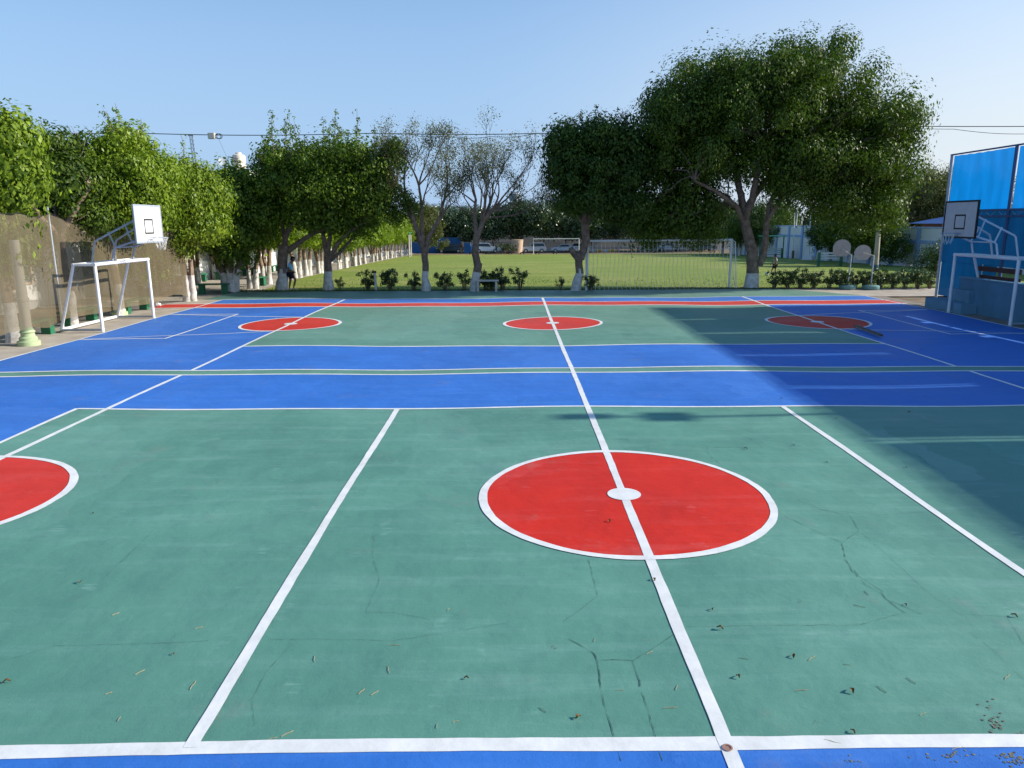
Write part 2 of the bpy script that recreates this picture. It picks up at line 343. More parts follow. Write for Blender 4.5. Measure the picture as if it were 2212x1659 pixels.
def stripe(pts, wd, s):
    """a hand painted line: ribbon with slightly uneven edges"""
    out = []
    for (ax, ay), (bx, by) in zip(pts, pts[1:]):
        Ld = math.hypot(bx - ax, by - ay) * U; n = max(1, int(Ld / .12)); dx, dy = (bx - ax), (by - ay); q = math.hypot(dx, dy); nx, ny = -dy / q, dx / q
        A = []; B = []
        for i in range(n + 1):
            t = i / n; x = ax + dx * t; y = ay + dy * t; c = wob(t * Ld * .35, s) * .8 / U; e1 = wob(t * Ld, s + 1) * .5 / U; e2 = wob(t * Ld, s + 9) * .5 / U
            A.append((x + nx * (c + wd / 2 + e1), y + ny * (c + wd / 2 + e1))); B.append((x + nx * (c - wd / 2 + e2), y + ny * (c - wd / 2 + e2)))
        out += [[B[i], B[i + 1], A[i + 1], A[i]] for i in range(n)]
    return out
def ring(cx, cy, r0, r1, s, n=96):
    out = []
    for k in range(n):
        a, b = 2 * math.pi * k / n, 2 * math.pi * (k + 1) / n
        f = lambda t, r, q: (cx + (r + wob(t * 3, q) / U) * math.cos(t), cy + (r + wob(t * 3, q) / U) * math.sin(t))
        a_, b_ = a, b if k < n - 1 else 0.0
        out.append([f(a_, r0, s), f(b_, r0, s), f(b_, r1, s + 2), f(a_, r1, s + 2)])
    return out
LW = .021
S = []
S += stripe([(XL, -1.2), (XL, 10.0)], LW, 1) + stripe([(XR, -1.2), (XR, 10.0)], LW, 2)
S += stripe([(XC, -1.2), (XC, ZN0)], .03, 3) + stripe([(XC, ZN0), (XC, 10.0)], .03, 3.5)
for x in (OL, OR): S += stripe([(x, -1.2), (x, ZN0)], .026, x) + stripe([(x, ZN1), (x, 10.0)], .026, x + 1)
for x in (-.634, 1.49): S += stripe([(x, 1.263), (x, ZA)], .028, x)
for x in (-2.4, xr2): S += stripe([(x, 1.263), (x, ZA)], .022, x)
T_ = []
T_ += stripe([(-8 / U, 1.263), (XR, 1.263)], .038, 4)
T_ += stripe([(-2.4, ZA), (xr2, ZA)], .024, 5) + stripe([(XL, ZN0), (XR, ZN0)], .026, 6) + stripe([(XL, ZN1), (XR, ZN1)], .026, 7)
T_ += stripe([(OL, ZB_), (OR, ZB_)], .03, 8) + stripe([(-4.42, ZR0), (4.84, ZR0)], .045, 9) + stripe([(-4.42, ZR1), (4.84, ZR1)], .03, 10) + stripe([(XL, ZT_), (XR, ZT_)], .03, 11)
for sgn in (1, -1):
    mx = (lambda x: x) if sgn == 1 else (lambda x: .83 - x)
    T_ += stripe([(mx(XL), 6.57), (mx(-3.1), 6.57)], LW, 12) + stripe([(mx(XL), 8.37), (mx(-3.1), 8.37)], .028, 13)
    S += stripe([(mx(-3.1), 6.56), (mx(-3.1), 8.38)], LW, 14)
    S += stripe([(mx(XL), 6.57), (mx(OL), 6.98)], .019, 15) + stripe([(mx(XL), 8.37), (mx(OL), 7.98)], .022, 16)
sheet('court_line', S, 'line_paint', .0065, 50)
Q = []
for x in (XC, OL, OR):
    Q += ring(x, 2.605, .512, .540, x) + ring(x, 7.47, .476, .506, x)
sheet('court_line', T_, 'line_paint', .005, 50); sheet('court_circle_line', Q, 'line_paint', .008, 50)
sheet('court_centre_spot', [circ(x, 2.605, .062, 32) for x in (XC, OL, OR)] + [circ(x, 7.47, .066, 32) for x in (XC, OL, OR)], 'line_paint', .0095, 50)
# concrete walks round it
sheet('walkway', [rect(-4.75, 3.0, XL - .02, 9.98)], 'concrete', -.004)
sheet('walkway', [[(4.07, ZG), (XR + .022, ZT_ + .02), (9, ZT_ + .02), (9, ZG + .02)]], 'concrete', -.004)
sheet('walkway', [rect(XR + .02, -1.2, 5.05, ZT_)], 'concrete_shaded', -.008)
# cracks (D pixel traces of the photograph laid on the slab)
def zq(x, y): return zin(2048, 2000, 1.08)(x, y)
def zw(x, y): return zin(0, 2000, 1.08)(x, y)
def z6(x, y): return zin(2700, 1100, 1.585)(x, y)
cr = []
def crack(pts, f, w=.007):
    w *= .62
    g_ = [G(*f(x, y)) for x, y in pts]; fine = []
    for a, b in zip(g_, g_[1:]):
        n = max(2, int((b - a).length / .05))
        for i in range(n):
            p = a.lerp(b, i / n); fine.append((p.x + rnd.uniform(-.004, .004), p.y + rnd.uniform(-.006, .006)))
    fine.append((g_[-1].x, g_[-1].y)); ws = [max(.0012, w * rnd.choice((.25, .5, .8, 1.1, 1.5))) for _ in fine]
    for i in range(len(fine) - 1):
        if rnd.random() < .03: continue
        (ax, ay), (bx, by) = fine[i], fine[i + 1]; q = math.hypot(bx - ax, by - ay) + 1e-6; nx, ny = -(by - ay) / q / 2, (bx - ax) / q / 2
        cr.append([((ax + nx * ws[i]) / U, (ay + ny * ws[i]) / U), ((ax - nx * ws[i]) / U, (ay - ny * ws[i]) / U), ((bx - nx * ws[i + 1]) / U, (by - ny * ws[i + 1]) / U), ((bx + nx * ws[i + 1]) / U, (by + ny * ws[i + 1]) / U)])
crack([(245, 597), (320, 640), (355, 660), (368, 690), (375, 740), (390, 840), (410, 920), (435, 1000), (470, 1130)], zq, .009)
crack([(368, 690), (440, 690), (522, 693)], zq, .005)
crack([(705, 578), (640, 620), (580, 660), (522, 693), (545, 760), (560, 830), (585, 900), (615, 1010), (650, 1130)], zq, .008)
crack([(330, 260), (352, 340), (370, 415), (300, 470), (220, 525)], zq, .006)
crack([(1170, 70), (1300, 130), (1425, 185), (1440, 250), (1470, 310), (1530, 370), (1590, 400), (1640, 450), (1700, 490)], zq, .008)
crack([(1440, 260), (1500, 330), (1600, 395), (1615, 430), (1690, 460), (1770, 495)], zq, .006)
crack([(1230, 0), (1330, 40), (1460, 65), (1500, 130), (1430, 180)], zq, .006)
crack([(1330, 40), (1560, 60), (1800, 45), (2000, 60), (2212, 90)], zq, .004)
crack([(750, 548), (900, 548), (1100, 546), (1300, 545), (1500, 545), (1690, 490)], zq, .004)
crack([(1510, 140), (1650, 260), (1800, 400), (1930, 490), (2140, 500), (2212, 620)], zq, .003)
crack([(1980, 570), (2090, 660), (2212, 780)], zq, .003)
crack([(0, 685), (130, 650), (240, 620), (420, 618), (700, 615), (900, 608)], zw, .004)
crack([(1160, 605), (1350, 605), (1700, 612), (2200, 530)], zw, .0035)
crack([(1265, 620), (1200, 690), (1150, 750), (1090, 860), (1100, 980)], zw, .004)
crack([(1615, 160), (1610, 250), (1640, 350), (1580, 490), (1700, 490), (1860, 520)], zw, .0035)
crack([(660, 130), (560, 230), (440, 340)], zw, .003)
crack([(200, 1095), (215, 1150), (300, 1220), (380, 1268)], z6, .006); crack([(370, 1000), (480, 1040), (555, 1093), (430, 1095), (100, 1098)], z6, .006)
crack([(1420, 1095), (1500, 1110), (1590, 1190), (1720, 1260)], z6, .006); crack([(1330, 670), (1450, 710), (1720, 810)], z6, .006)
crack([(1400, 400), (1620, 470), (2200, 500)], z6, .006); crack([(100, 290), (150, 350), (270, 430), (420, 560)], z6, .006)
wp = []
def chips(q, f, sx, sy, n, r):
    for _ in range(n):
        p = G(*f(q[0] + rnd.gauss(0, sx), q[1] + rnd.gauss(0, sy))); rr = r * rnd.uniform(.2, 1.0); a0 = rnd.uniform(0, 6)
        wp.append([((p.x + rr * rnd.uniform(.45, 1.1) * math.cos(a0 + k * .9)) / U, (p.y + rr * rnd.uniform(.45, 1.1) * math.sin(a0 + k * .9)) / U) for k in range(7)])
chips((2080, 960), zq, 22, 38, 46, .014); chips((1900, 1120), zq, 70, 12, 34, .013); chips((2160, 1125), zq, 30, 18, 46, .014); chips((2195, 1020), zq, 14, 10, 14, .010); chips((1470, 1135), zq, 25, 10, 14, .010)
chips((180, 640), zq, 10, 6, 6, .009); chips((265, 330), zq, 10, 8, 6, .008); chips((1250, 440), zq, 8, 5, 5, .008); chips((1315, 968), zq, 9, 6, 5, .007); chips((325, 200), zw, 14, 6, 7, .008); chips((1612, 185), zw, 8, 18, 8, .008)
sheet('court_chip', wp, 'chip', .0046, 50)
sheet('court_crack', cr, 'crack', .0042, 50)
# ------------------------------------------------------------------ foliage and trees
def leaf_mesh(name, cen, nrm, axis, ln, wd, m):
    n = len(cen); axis = axis - nrm * (axis * nrm).sum(1)[:, None]; axis /= np.linalg.norm(axis, axis=1)[:, None] + 1e-9
    side = np.cross(nrm, axis); ln = ln[:, None]; wd = wd[:, None]
    v = np.empty((n, 4, 3)); v[:, 0] = cen - axis * ln * .5; v[:, 1] = cen + side * wd * .5 - axis * ln * .05; v[:, 2] = cen + axis * ln * .5; v[:, 3] = cen - side * wd * .5 - axis * ln * .05
    me = bpy.data.meshes.new(name); me.vertices.add(4 * n); me.vertices.foreach_set('co', v.reshape(-1))
    me.loops.add(4 * n); me.loops.foreach_set('vertex_index', np.arange(4 * n, dtype=np.int32)); me.polygons.add(n)
    me.polygons.foreach_set('loop_start', np.arange(0, 4 * n, 4, dtype=np.int32)); me.polygons.foreach_set('loop_total', np.full(n, 4, dtype=np.int32))
    me.materials.append(M[m]); me.update(calc_edges=True); return me
def unit(a): return a / (np.linalg.norm(a, axis=1)[:, None] + 1e-9)
def clumps_of(blobs, nc, rg, shell=.5, gap=0):
    """clump centres spread through a set of ellipsoids, mostly near their skin, kept apart by gap"""
    w_ = np.array([(b[3] * b[4] * b[5]) ** (2 / 3) for b in blobs]); n = nc * (5 if gap else 1); k = rg.choice(len(blobs), n, p=w_ / w_.sum())
    B = np.array(blobs)[k]; d = unit(rg.normal(size=(n, 3))); r = shell + (1.05 - shell) * rg.random(n) ** .6
    c = B[:, :3] + d * B[:, 3:6] * r[:, None]
    if not gap: return c, d
    keep = []
    for i in range(n):
        if not keep or (((c[keep] - c[i]) ** 2).sum(1)).min() > gap * gap: keep.append(i)
        if len(keep) >= nc: break
    return c[keep], d[keep]
def leaves(cc, dd, per, cr_, size, rg, droop=.8, flat=1.0):
    n = len(cc); rad = cr_ * rg.uniform(.65, 1.2, n); k = np.repeat(np.arange(n), (per * rg.uniform(.6, 1.4, n)).astype(int)); N_ = len(k)
    off = rg.normal(size=(N_, 3)); off = unit(off) * (rg.random(N_) ** .33)[:, None]
    stretch = unit(dd + rg.normal(size=dd.shape) * .6); st = stretch[k]; off += st * (off * st).sum(1)[:, None] * .35
    off[:, 2] = off[:, 2] * flat - np.maximum(0, np.hypot(off[:, 0], off[:, 1]) - .4) * .5
    p = cc[k] + off * rad[k][:, None]
    nrm = unit(off * 1.5 + np.array([0, 0, .35]) + rg.normal(size=(N_, 3)) * .42); ax = unit(off * .5 + rg.normal(size=(N_, 3)) * .6 + np.array([0, 0, -droop]))
    ln = size * rg.uniform(.65, 1.35, N_); return p, nrm, ax, ln, ln * rg.uniform(.42, .62, N_)
def bez(a, b, c, d, n):
    return [a * (1 - t) ** 3 + b * 3 * t * (1 - t) ** 2 + c * 3 * t * t * (1 - t) + d * t ** 3 for t in [i / n for i in range(n + 1)]]
def trunk_mesh(paths, base_r, white, cc, rg, nbr, bark, limb_r, seed, wash='white_wash'):
    """paths: list of polylines [(x,y,z)..] with radii; limbs reach to foliage clumps"""
    r2 = random.Random(seed); mb = MB(); ends = []
    for pts, rad in paths:
        fine = []; fr = []
        for i in range(len(pts) - 1):
            a, b = Vector(pts[i]), Vector(pts[i + 1]); n = max(1, int((b - a).length / .22))
            for j in range(n):
                t = j / n; fine.append(a.lerp(b, t) + Vector((r2.uniform(-1, 1), r2.uniform(-1, 1), 0)) * .018); fr.append(rad[i] + (rad[i + 1] - rad[i]) * t)
        fine.append(Vector(pts[-1])); fr.append(rad[-1])
        mb.tube(fine, fr, 10, jit=.10, rg=r2); ends.append((Vector(pts[-1]), rad[-1]))
    if cc is not None and nbr:
        idx = rg.choice(len(cc), min(nbr, len(cc)), replace=False)
        for i in idx:
            t = Vector(cc[i]); e, er = min(ends, key=lambda q: (q[0] - t).length * r2.uniform(.6, 1.4)); L = (t - e).length
            c1 = e + Vector((0, 0, L * .35)) + (t - e) * .15; c2 = t - Vector((0, 0, L * .10)) - (t - e) * .25
            n = max(4, int(L / .5)); pts = bez(e, c1, c2, t, n); pts = [p + Vector((r2.uniform(-1, 1), r2.uniform(-1, 1), r2.uniform(-1, 1))) * .05 * (0 < k < n) for k, p in enumerate(pts)]
            r0 = min(er * .75, limb_r * (.5 + L / 8)); mb.tube(pts, [r0 * (1 - .85 * k / n) for k in range(n + 1)], 6)
            for q in range(3):                        # forks near the tip
                k = r2.randint(n // 2, n); s = pts[k]; tt = s + Vector((r2.uniform(-1, 1), r2.uniform(-1, 1), r2.uniform(-.2, 1))) * L * .18
                mb.tube([s, s.lerp(tt, .5) + Vector((0, 0, .06)), tt], [r0 * .3, r0 * .2, r0 * .08], 4)
    for i, f in enumerate(mb.f):
        zc = sum(mb.v[j][2] for j in f) / len(f); xc = sum(mb.v[j][0] for j in f) / len(f)
        mb.m[i] = 1 if zc < white + .07 * math.sin(xc * 25) else 0
    return mb
def tree(name, base, label, paths, blobs, nc, per, cr_, size, leafm, white=.9, bark='bark', nbr=24, limb_r=.09, seed=1, group=None, cat='tree', shell=.45, droop=.8, shoots=0, sh=(.7, 1.9), inner=0, rz=0, gap=.78):
    rg = np.random.default_rng(seed); root = empty(name, base, rz, label, cat, group)
    cc, dd = clumps_of(blobs, nc, rg, shell, gap * cr_)
    mbt = trunk_mesh(paths, 0, white, cc, rg, nbr, bark, limb_r, seed)
    L = [leaves(cc, dd, per, cr_, size, rg, droop)]
    if inner:
        c2, d2 = clumps_of([(b[0], b[1], b[2], b[3] * .7, b[4] * .7, b[5] * .7) for b in blobs], inner, rg, .1); L.append(leaves(c2, d2, per * .5, cr_ * 1.5, size * 1.4, rg, droop))
    if shoots:                                       # leggy new growth standing above the crown
        top = cc[np.argsort(cc[:, 2])[-max(shoots * 2, 8):]]; top = top[rg.choice(len(top), shoots, replace=False)]; sm = mbt; pc = []
        for p in top:
            h_ = rg.uniform(*sh); e = p + np.array([rg.normal() * .25, rg.normal() * .25, h_]); sm.tube([p, (p + e) / 2 + rg.normal(size=3) * .06, e], [.018, .013, .006], 4)
            for q in range(int(h_ * 5)): pc.append(p + (e - p) * rg.uniform(.35, 1.05) + rg.normal(size=3) * .05)
        pc = np.array(pc); L.append(leaves(pc, unit(rg.normal(size=pc.shape)), 9, .16, size * .85, rg, .3))
    mbt.build('trunk', [bark, 'white_wash'], root, smooth=True)
    args = [np.concatenate(a) for a in zip(*L)]
    me = leaf_mesh('crown', *args, leafm); o = bpy.data.objects.new('crown', me); COL.objects.link(o); o.parent = root
    return root
def rel(base, pts):       # list of (px,py) traces at the base's distance -> local points
    return [tuple(P(x, y, base.y + dy) - base) for x, y, dy in pts]
def blobpx(base, items):  # (px, py, rx_px, rz_px, dy, ry)
    s = base.y / FPX * 1.02; out = []
    for px, py, rx, rz, dy, ry in items:
        c = P(px, py, base.y + dy) - base; out.append((c.x, c.y, c.z, max(.3, rx * s - .38), max(.3, ry - .3), max(.25, rz * s - .45)))
    return out
# --- the big ficus
b = G(1622, 622.5)
tree('ficus_tree', b, 'huge spreading dark green tree with whitewashed trunk foot beside the football goal',
  [(rel(b, [(1622, 626, 0), (1626, 590, 0), (1624, 545, 0), (1614, 500, 0), (1608, 465, 0)]), [.40, .30, .27, .25, .22]),
   (rel(b, [(1640, 575, -.1), (1650, 545, -.1), (1655, 500, -.2), (1662, 440, -.4)]), [.16, .17, .15, .13]),
   (rel(b, [(1610, 470, 0), (1600, 420, 0), (1588, 370, .3), (1582, 320, .6)]), [.20, .17, .15, .10]),
   (rel(b, [(1610, 470, 0), (1625, 430, -.3), (1634, 385, -.6), (1640, 320, -1)]), [.20, .17, .15, .10]),
   (rel(b, [(1608, 470, 0), (1570, 425, .5), (1530, 408, 1), (1480, 402, 1.5)]), [.15, .11, .09, .05]),
   (rel(b, [(1606, 480, 0), (1590, 445, -.5), (1550, 415, -1.2), (1500, 390, -2)]), [.15, .12, .09, .05]),
   (rel(b, [(1655, 480, -.3), (1700, 410, -1), (1760, 350, -1.5)]), [.12, .11, .07])],
  blobpx(b, [(1620, 175, 105, 66, 0, 3.4), (1530, 180, 85, 66, 0, 3.4), (1710, 168, 95, 72, 0, 3.2), (1450, 262, 84, 78, 0, 3.2), (1430, 215, 40, 34, 0, 1.6), (1610, 255, 150, 80, 0, 4.2), (1775, 235, 88, 85, 0, 3),
             (1880, 265, 95, 62, 0, 2.6), (1925, 290, 62, 72, 0, 2.4), (1850, 350, 95, 60, 0, 3), (1930, 365, 45, 52, 0, 1.8), (1720, 330, 120, 70, 0, 3.4), (1540, 330, 120, 58, 0, 3.2),
             (1410, 340, 58, 80, .5, 2.4), (1480, 400, 80, 50, .8, 2.6), (1455, 450, 92, 62, .8, 2.6), (1405, 482, 46, 46, .5, 1.8), (1500, 480, 66, 44, .8, 2.2), (1538, 450, 36, 36, .5, 1.6), (1415, 520, 30, 28, .8, 1.2), (1790, 400, 72, 44, 0, 2.4), (1700, 400, 44, 36, -1, 2),
             (1870, 415, 60, 70, 0, 2.0), (1905, 450, 46, 56, 0, 1.6), (1800, 440, 60, 40, 0, 2), (1812, 112, 34, 40, 0, 1.4), (1862, 165, 62, 34, 0, 1.4), (1960, 225, 44, 34, 0, 1.4)]),
  460, 420, .80, .130, 'leaf_ficus', white=.82, nbr=70, limb_r=.10, seed=11, shell=.62, inner=300, droop=1.1)
# --- dense tree left of it
b = G(1248, 627.5)
tree('ficus_tree', b, 'dense dark crowned tree with swollen fork and whitewashed foot by the left goal post',
  [(rel(b, [(1243, 630, 0), (1252, 590, 0), (1250, 570, 0), (1253, 545, 0)]), [.27, .19, .18, .22]),
   (rel(b, [(1250, 560, 0), (1238, 545, 0), (1232, 535, 0)]), [.17, .15, .10]),
   (rel(b, [(1253, 560, 0), (1266, 520, 0), (1262, 470, 0), (1272, 400, 0)]), [.20, .19, .19, .12]),
   (rel(b, [(1262, 500, 0), (1285, 440, -.2), (1300, 380, -.4)]), [.13, .11, .07]), (rel(b, [(1262, 490, 0), (1240, 440, .2), (1220, 390, .4)]), [.10, .09, .05])],
  blobpx(b, [(1225, 310, 52, 50, 0, 2), (1290, 295, 60, 45, 0, 2.2), (1345, 300, 45, 45, 0, 2), (1255, 370, 80, 55, 0, 2.4), (1340, 370, 62, 60, .4, 2.2), (1270, 425, 80, 36, 0, 2.2), (1355, 440, 52, 40, 0, 2), (1205, 350, 32, 50, 0, 1.4)]),
  210, 240, .66, .14, 'leaf_dark', white=.95, nbr=26, limb_r=.07, seed=12, shoots=10, sh=(.3, .9), inner=110)
# --- the two trees left of centre with forked limbs
b = G(710, 627.5)
tree('ficus_tree', b, 'tree with limbs fanning from a low fork, between the runner and the white post',
  [(rel(b, [(710, 631, 0), (709, 600, 0), (708, 572, 0), (708, 545, 0)]), [.29, .22, .20, .18]),
   (rel(b, [(708, 560, 0), (700, 515, 0), (690, 470, .2), (680, 430, .4)]), [.13, .10, .08, .06]),
   (rel(b, [(708, 550, 0), (712, 510, 0), (720, 460, 0), (722, 400, 0)]), [.13, .10, .08, .05]),
   (rel(b, [(710, 560, 0), (730, 525, -.2), (755, 500, -.4), (790, 480, -.6)]), [.13, .11, .09, .05]),
   (rel(b, [(712, 565, 0), (740, 540, .3), (765, 510, .5), (790, 490, .8)]), [.10, .08, .06, .04])],
  blobpx(b, [(690, 345, 60, 42, 0, 2.2), (760, 340, 60, 45, 0, 2.2), (810, 370, 50, 55, 0, 2), (720, 410, 90, 48, 0, 2.6), (800, 430, 56, 46, 0, 2.2), (690, 460, 60, 38, 0, 2.2), (765, 470, 60, 34, .4, 2)]),
  190, 230, .66, .14, 'leaf_mid', white=.92, nbr=26, limb_r=.06, seed=13, shoots=26, inner=100)
b = G(610, 627.5)
tree('ficus_tree', b, 'dark tree with a long limb leaning right, its whitewashed foot beside the runner',
  [(rel(b, [(608, 631, 0), (611, 600, 0), (610, 560, 0), (614, 530, 0)]), [.33, .27, .26, .28]),
   (rel(b, [(612, 545, 0), (618, 510, 0), (632, 480, 0), (660, 450, .2), (690, 420, .5)]), [.17, .13, .11, .08, .05]),
   (rel(b, [(618, 545, 0), (645, 525, -.2), (675, 505, -.4), (715, 490, -.8)]), [.15, .12, .10, .06])],
  blobpx(b, [(615, 345, 50, 38, 0, 2), (590, 390, 45, 40, 0, 2), (650, 385, 60, 48, 0, 2.2), (600, 440, 52, 44, .5, 2), (655, 445, 50, 42, .5, 2), (575, 340, 24, 22, 0, 1)]),
  150, 190, .62, .145, 'leaf_mid', white=.98, nbr=16, limb_r=.06, seed=14, shoots=20, inner=70)
b = G(498, 630)
tree('ficus_tree', b, 'squat dark tree with several fused whitewashed stems at the left corner of the grass',
  [(rel(b, [(490, 632, 0), (485, 600, 0), (472, 570, 0), (465, 530, 0)]), [.26, .22, .17, .10]), (rel(b, [(500, 633, -.2), (497, 600, 0), (494, 560, 0), (500, 500, 0)]), [.28, .24, .18, .10]),
   (rel(b, [(507, 632, 0), (508, 600, 0), (516, 570, 0), (525, 520, 0)]), [.24, .20, .15, .09]), (rel(b, [(494, 632, .3), (492, 590, .3), (485, 540, .5)]), [.24, .2, .12])],
  blobpx(b, [(495, 470, 50, 42, 0, 1.8), (520, 430, 46, 44, 0, 1.8), (480, 520, 38, 34, 0, 1.4), (530, 500, 48, 40, 0, 1.8), (560, 460, 36, 40, 0, 1.6), (510, 545, 36, 24, 0, 1.4), (475, 420, 34, 32, .4, 1.4), (515, 385, 40, 26, .5, 1.6)]),
  135, 190, .58, .145, 'leaf_mid', white=1.0, nbr=14, limb_r=.05, seed=15, inner=80)
# --- the two sparse trees
def sparse_tree(b, label, stems, fan, seed, leafm, per, nleafy):
    r2 = random.Random(seed); rg = np.random.default_rng(seed); root = empty('sparse_tree', b, 0, label, 'tree', 'thin leggy trees along the far edge of the court'); mb = MB(); tips = []; tw = MB()
    for pts, rad in stems:
        fine = []; fr = []
        for i in range(len(pts) - 1):
            p, q = Vector(pts[i]), Vector(pts[i + 1]); n = max(1, int((q - p).length / .25))
            for j in range(n): fine.append(p.lerp(q, j / n) + Vector((r2.uniform(-1, 1), r2.uniform(-1, 1), 0)) * .018); fr.append(rad[i] + (rad[i + 1] - rad[i]) * j / n)
        fine.append(Vector(pts[-1])); fr.append(rad[-1]); mb.tube(fine, fr, 9, jit=.1, rg=r2)
    def grow(p, d, L, r, lev, tgt):
        n = 4; pts = [p]; dd = d.copy()
        for i in range(n): dd = (dd + Vector((r2.uniform(-.18, .18), r2.uniform(-.18, .18), .04))).normalized(); pts.append(pts[-1] + dd * L / n)
        (mb if lev < 2 else tw).tube(pts, [r * (1 - .55 * i / n) for i in range(n + 1)], 5 if lev < 2 else 3, cap=False)
        if lev == 5: tips.append(pts[-1]); tips.append(pts[2]); return
        for k in range(3 if lev < 4 else 2):
            i = r2.randint(2, n) if k else n; sp = .62 if lev < 2 else .70
            nd = (dd + Vector((r2.uniform(-sp, sp), r2.uniform(-sp, sp), r2.uniform(-.05, .40)))).normalized()
            grow(pts[i], nd, L * r2.uniform(.50, .74), r * .52, lev + 1, tgt)
    for (q0, q1, r) in fan:
        q0 = Vector(q0); q1 = Vector(q1); grow(q0, (q1 - q0).normalized(), (q1 - q0).length, r, 1, None)
    for i, f in enumerate(mb.f): mb.m[i] = 1 if sum(mb.v[j][2] for j in f) / len(f) < .88 else 0
    mb.build('trunk', ['bark', 'white_wash'], root, smooth=True); tw.build('twigs', 'twig', root)
    T = np.array([tuple(t) for t in tips]); keep = rg.random(len(T)) < nleafy; T = T[keep]
    me = leaf_mesh('crown', *leaves(T, unit(rg.normal(size=T.shape)), per, .36, .078, rg, .5), leafm); o = bpy.data.objects.new('crown', me); COL.objects.link(o); o.parent = root
    return root
b = G(921, 628)
def pr(px, py, dy=0): return tuple(P(px, py, b.y + dy) - b)
sparse_tree(b, 'slender half bare tree whose trunk forks in three, fourth shrub side tree left of centre',
  [([pr(922, 632), pr(918, 600), pr(919, 570), pr(917, 545)], [.26, .17, .16, .16]), ([pr(917, 550), pr(905, 510), pr(892, 475), pr(880, 430)], [.13, .12, .10, .07]),
   ([pr(918, 550), pr(928, 510), pr(950, 470), pr(960, 430)], [.13, .11, .09, .06]), ([pr(916, 550), pr(912, 500), pr(912, 450), pr(905, 400)], [.10, .09, .07, .05])],
  [(pr(880, 430), pr(866, 370), .07), (pr(880, 430), pr(848, 385), .06), (pr(892, 470), pr(850, 430), .06), (pr(905, 400), pr(890, 340), .06), (pr(905, 400), pr(922, 345), .05), (pr(960, 430), pr(965, 370), .06), (pr(960, 430), pr(985, 400), .05),
   (pr(950, 470), pr(972, 430, 1), .05), (pr(912, 450), pr(928, 395, -.6), .05), (pr(880, 440), pr(870, 385, 1), .05), (pr(892, 470), pr(838, 455, .5), .05), (pr(880, 430), pr(838, 360, -.5), .05), (pr(950, 470), pr(985, 445, -.6), .05), (pr(905, 400), pr(945, 350, .6), .045)], 21, 'leaf_grey', 9, .8)
rg_ = np.random.default_rng(5); bl = blobpx(b, [(855, 330, 38, 50, 0, 1.6), (840, 400, 40, 46, 0, 1.6), (880, 440, 34, 40, 0, 1.4), (850, 460, 34, 30, 0, 1.4)])
c_, d_ = clumps_of(bl, 62, rg_, .3); o_ = bpy.data.objects.new('lower_crown', leaf_mesh('lower_crown', *leaves(c_, d_, 130, .5, .115, rg_), 'leaf_ficus')); COL.objects.link(o_); o_.parent = [o for o in COL.objects if o.name == 'sparse_tree'][0]
b = G(1028, 629)
sparse_tree(b, 'straight trunked half bare tree with a broom of twigs standing behind the small white bench',
  [([pr(1024, 633), pr(1028, 600), pr(1032, 575), pr(1026, 545), pr(1029, 510)], [.24, .20, .20, .17, .15]), ([pr(1034, 580), pr(1038, 568)], [.16, .10]),
   ([pr(1029, 515), pr(1026, 470), pr(1028, 430)], [.12, .09, .06]), ([pr(1030, 515), pr(1043, 480), pr(1062, 455)], [.13, .11, .08])],
  [(pr(1028, 430), pr(1018, 370), .055), (pr(1028, 430), pr(1005, 385), .05), (pr(1026, 460), pr(1000, 430), .05), (pr(1043, 480), pr(1050, 415), .07), (pr(1043, 480), pr(1075, 430), .07), (pr(1062, 455), pr(1100, 425), .07), (pr(1062, 455), pr(1105, 455), .06),
   (pr(1043, 482), pr(1062, 400, 1), .06), (pr(1062, 455), pr(1090, 395, -1), .06), (pr(1040, 485), pr(1040, 425, -1), .05), (pr(1062, 458), pr(1120, 440, .8), .05), (pr(1050, 470), pr(1080, 405, .8), .06), (pr(1062, 455), pr(1125, 400, -.6), .06), (pr(1050, 470), pr(1125, 470, .3), .05), (pr(1028, 440), pr(988, 400, .6), .045), (pr(1026, 465), pr(985, 450, -.5), .045), (pr(1043, 480), pr(1055, 380, .2), .05)], 22, 'leaf_grey', 8, .75)
# --- crowns behind the shade net on the left
def lefttree(px, py, label, blobs, seed, nc, per, leafm='leaf_bright', two=False, size=.125, dx=0):
    b = G(px, py); b.z = 0
    st = [([(0, 0, -.1), (.05, 0, .9), (-.1, .1, 2.0), (0, 0, 3.0)], [.20, .15, .13, .12])]
    if two: st.append(([(.25, .1, -.1), (.25, .05, .9), (.3, .1, 1.8)], [.17, .13, .09]))
    st += [([(0, 0, 3.0), (.5, .2, 3.8), (.9, .4, 4.5)], [.11, .08, .05]), ([(0, 0, 2.8), (-.5, -.4, 3.8), (-.9, -.6, 4.6)], [.10, .08, .05])]
    return tree('ficus_tree', b, label, st, blobpx(b, blobs), nc, per, .52, size, leafm, white=1.1, bark='bark_light', nbr=18, limb_r=.05, seed=seed, shoots=15, sh=(.35, 1.05), inner=int(nc * .5), droop=1.0)
lefttree(29, 738, 'bright yellow green tree at the left edge of the picture, nearest behind the shade net', [(-20, 330, 75, 90, 0, 1.5), (28, 290, 40, 55, 0, 1), (10, 400, 60, 70, 0, 1.3), (-10, 470, 50, 65, 0, 1.2), (45, 375, 34, 70, 0, 1), (20, 540, 30, 28, 0, .6)], 31, 170, 230)
lefttree(157, 703, 'leafy green tree rising behind the tallest peak of the shade net', [(130, 330, 60, 55, 1.5, 1.6), (90, 400, 45, 55, 2.5, 1.4), (165, 390, 70, 60, 1, 1.6), (190, 460, 60, 40, 1, 1.4), (120, 470, 50, 38, 2, 1.4)], 32, 150, 200, 'leaf_ficus')
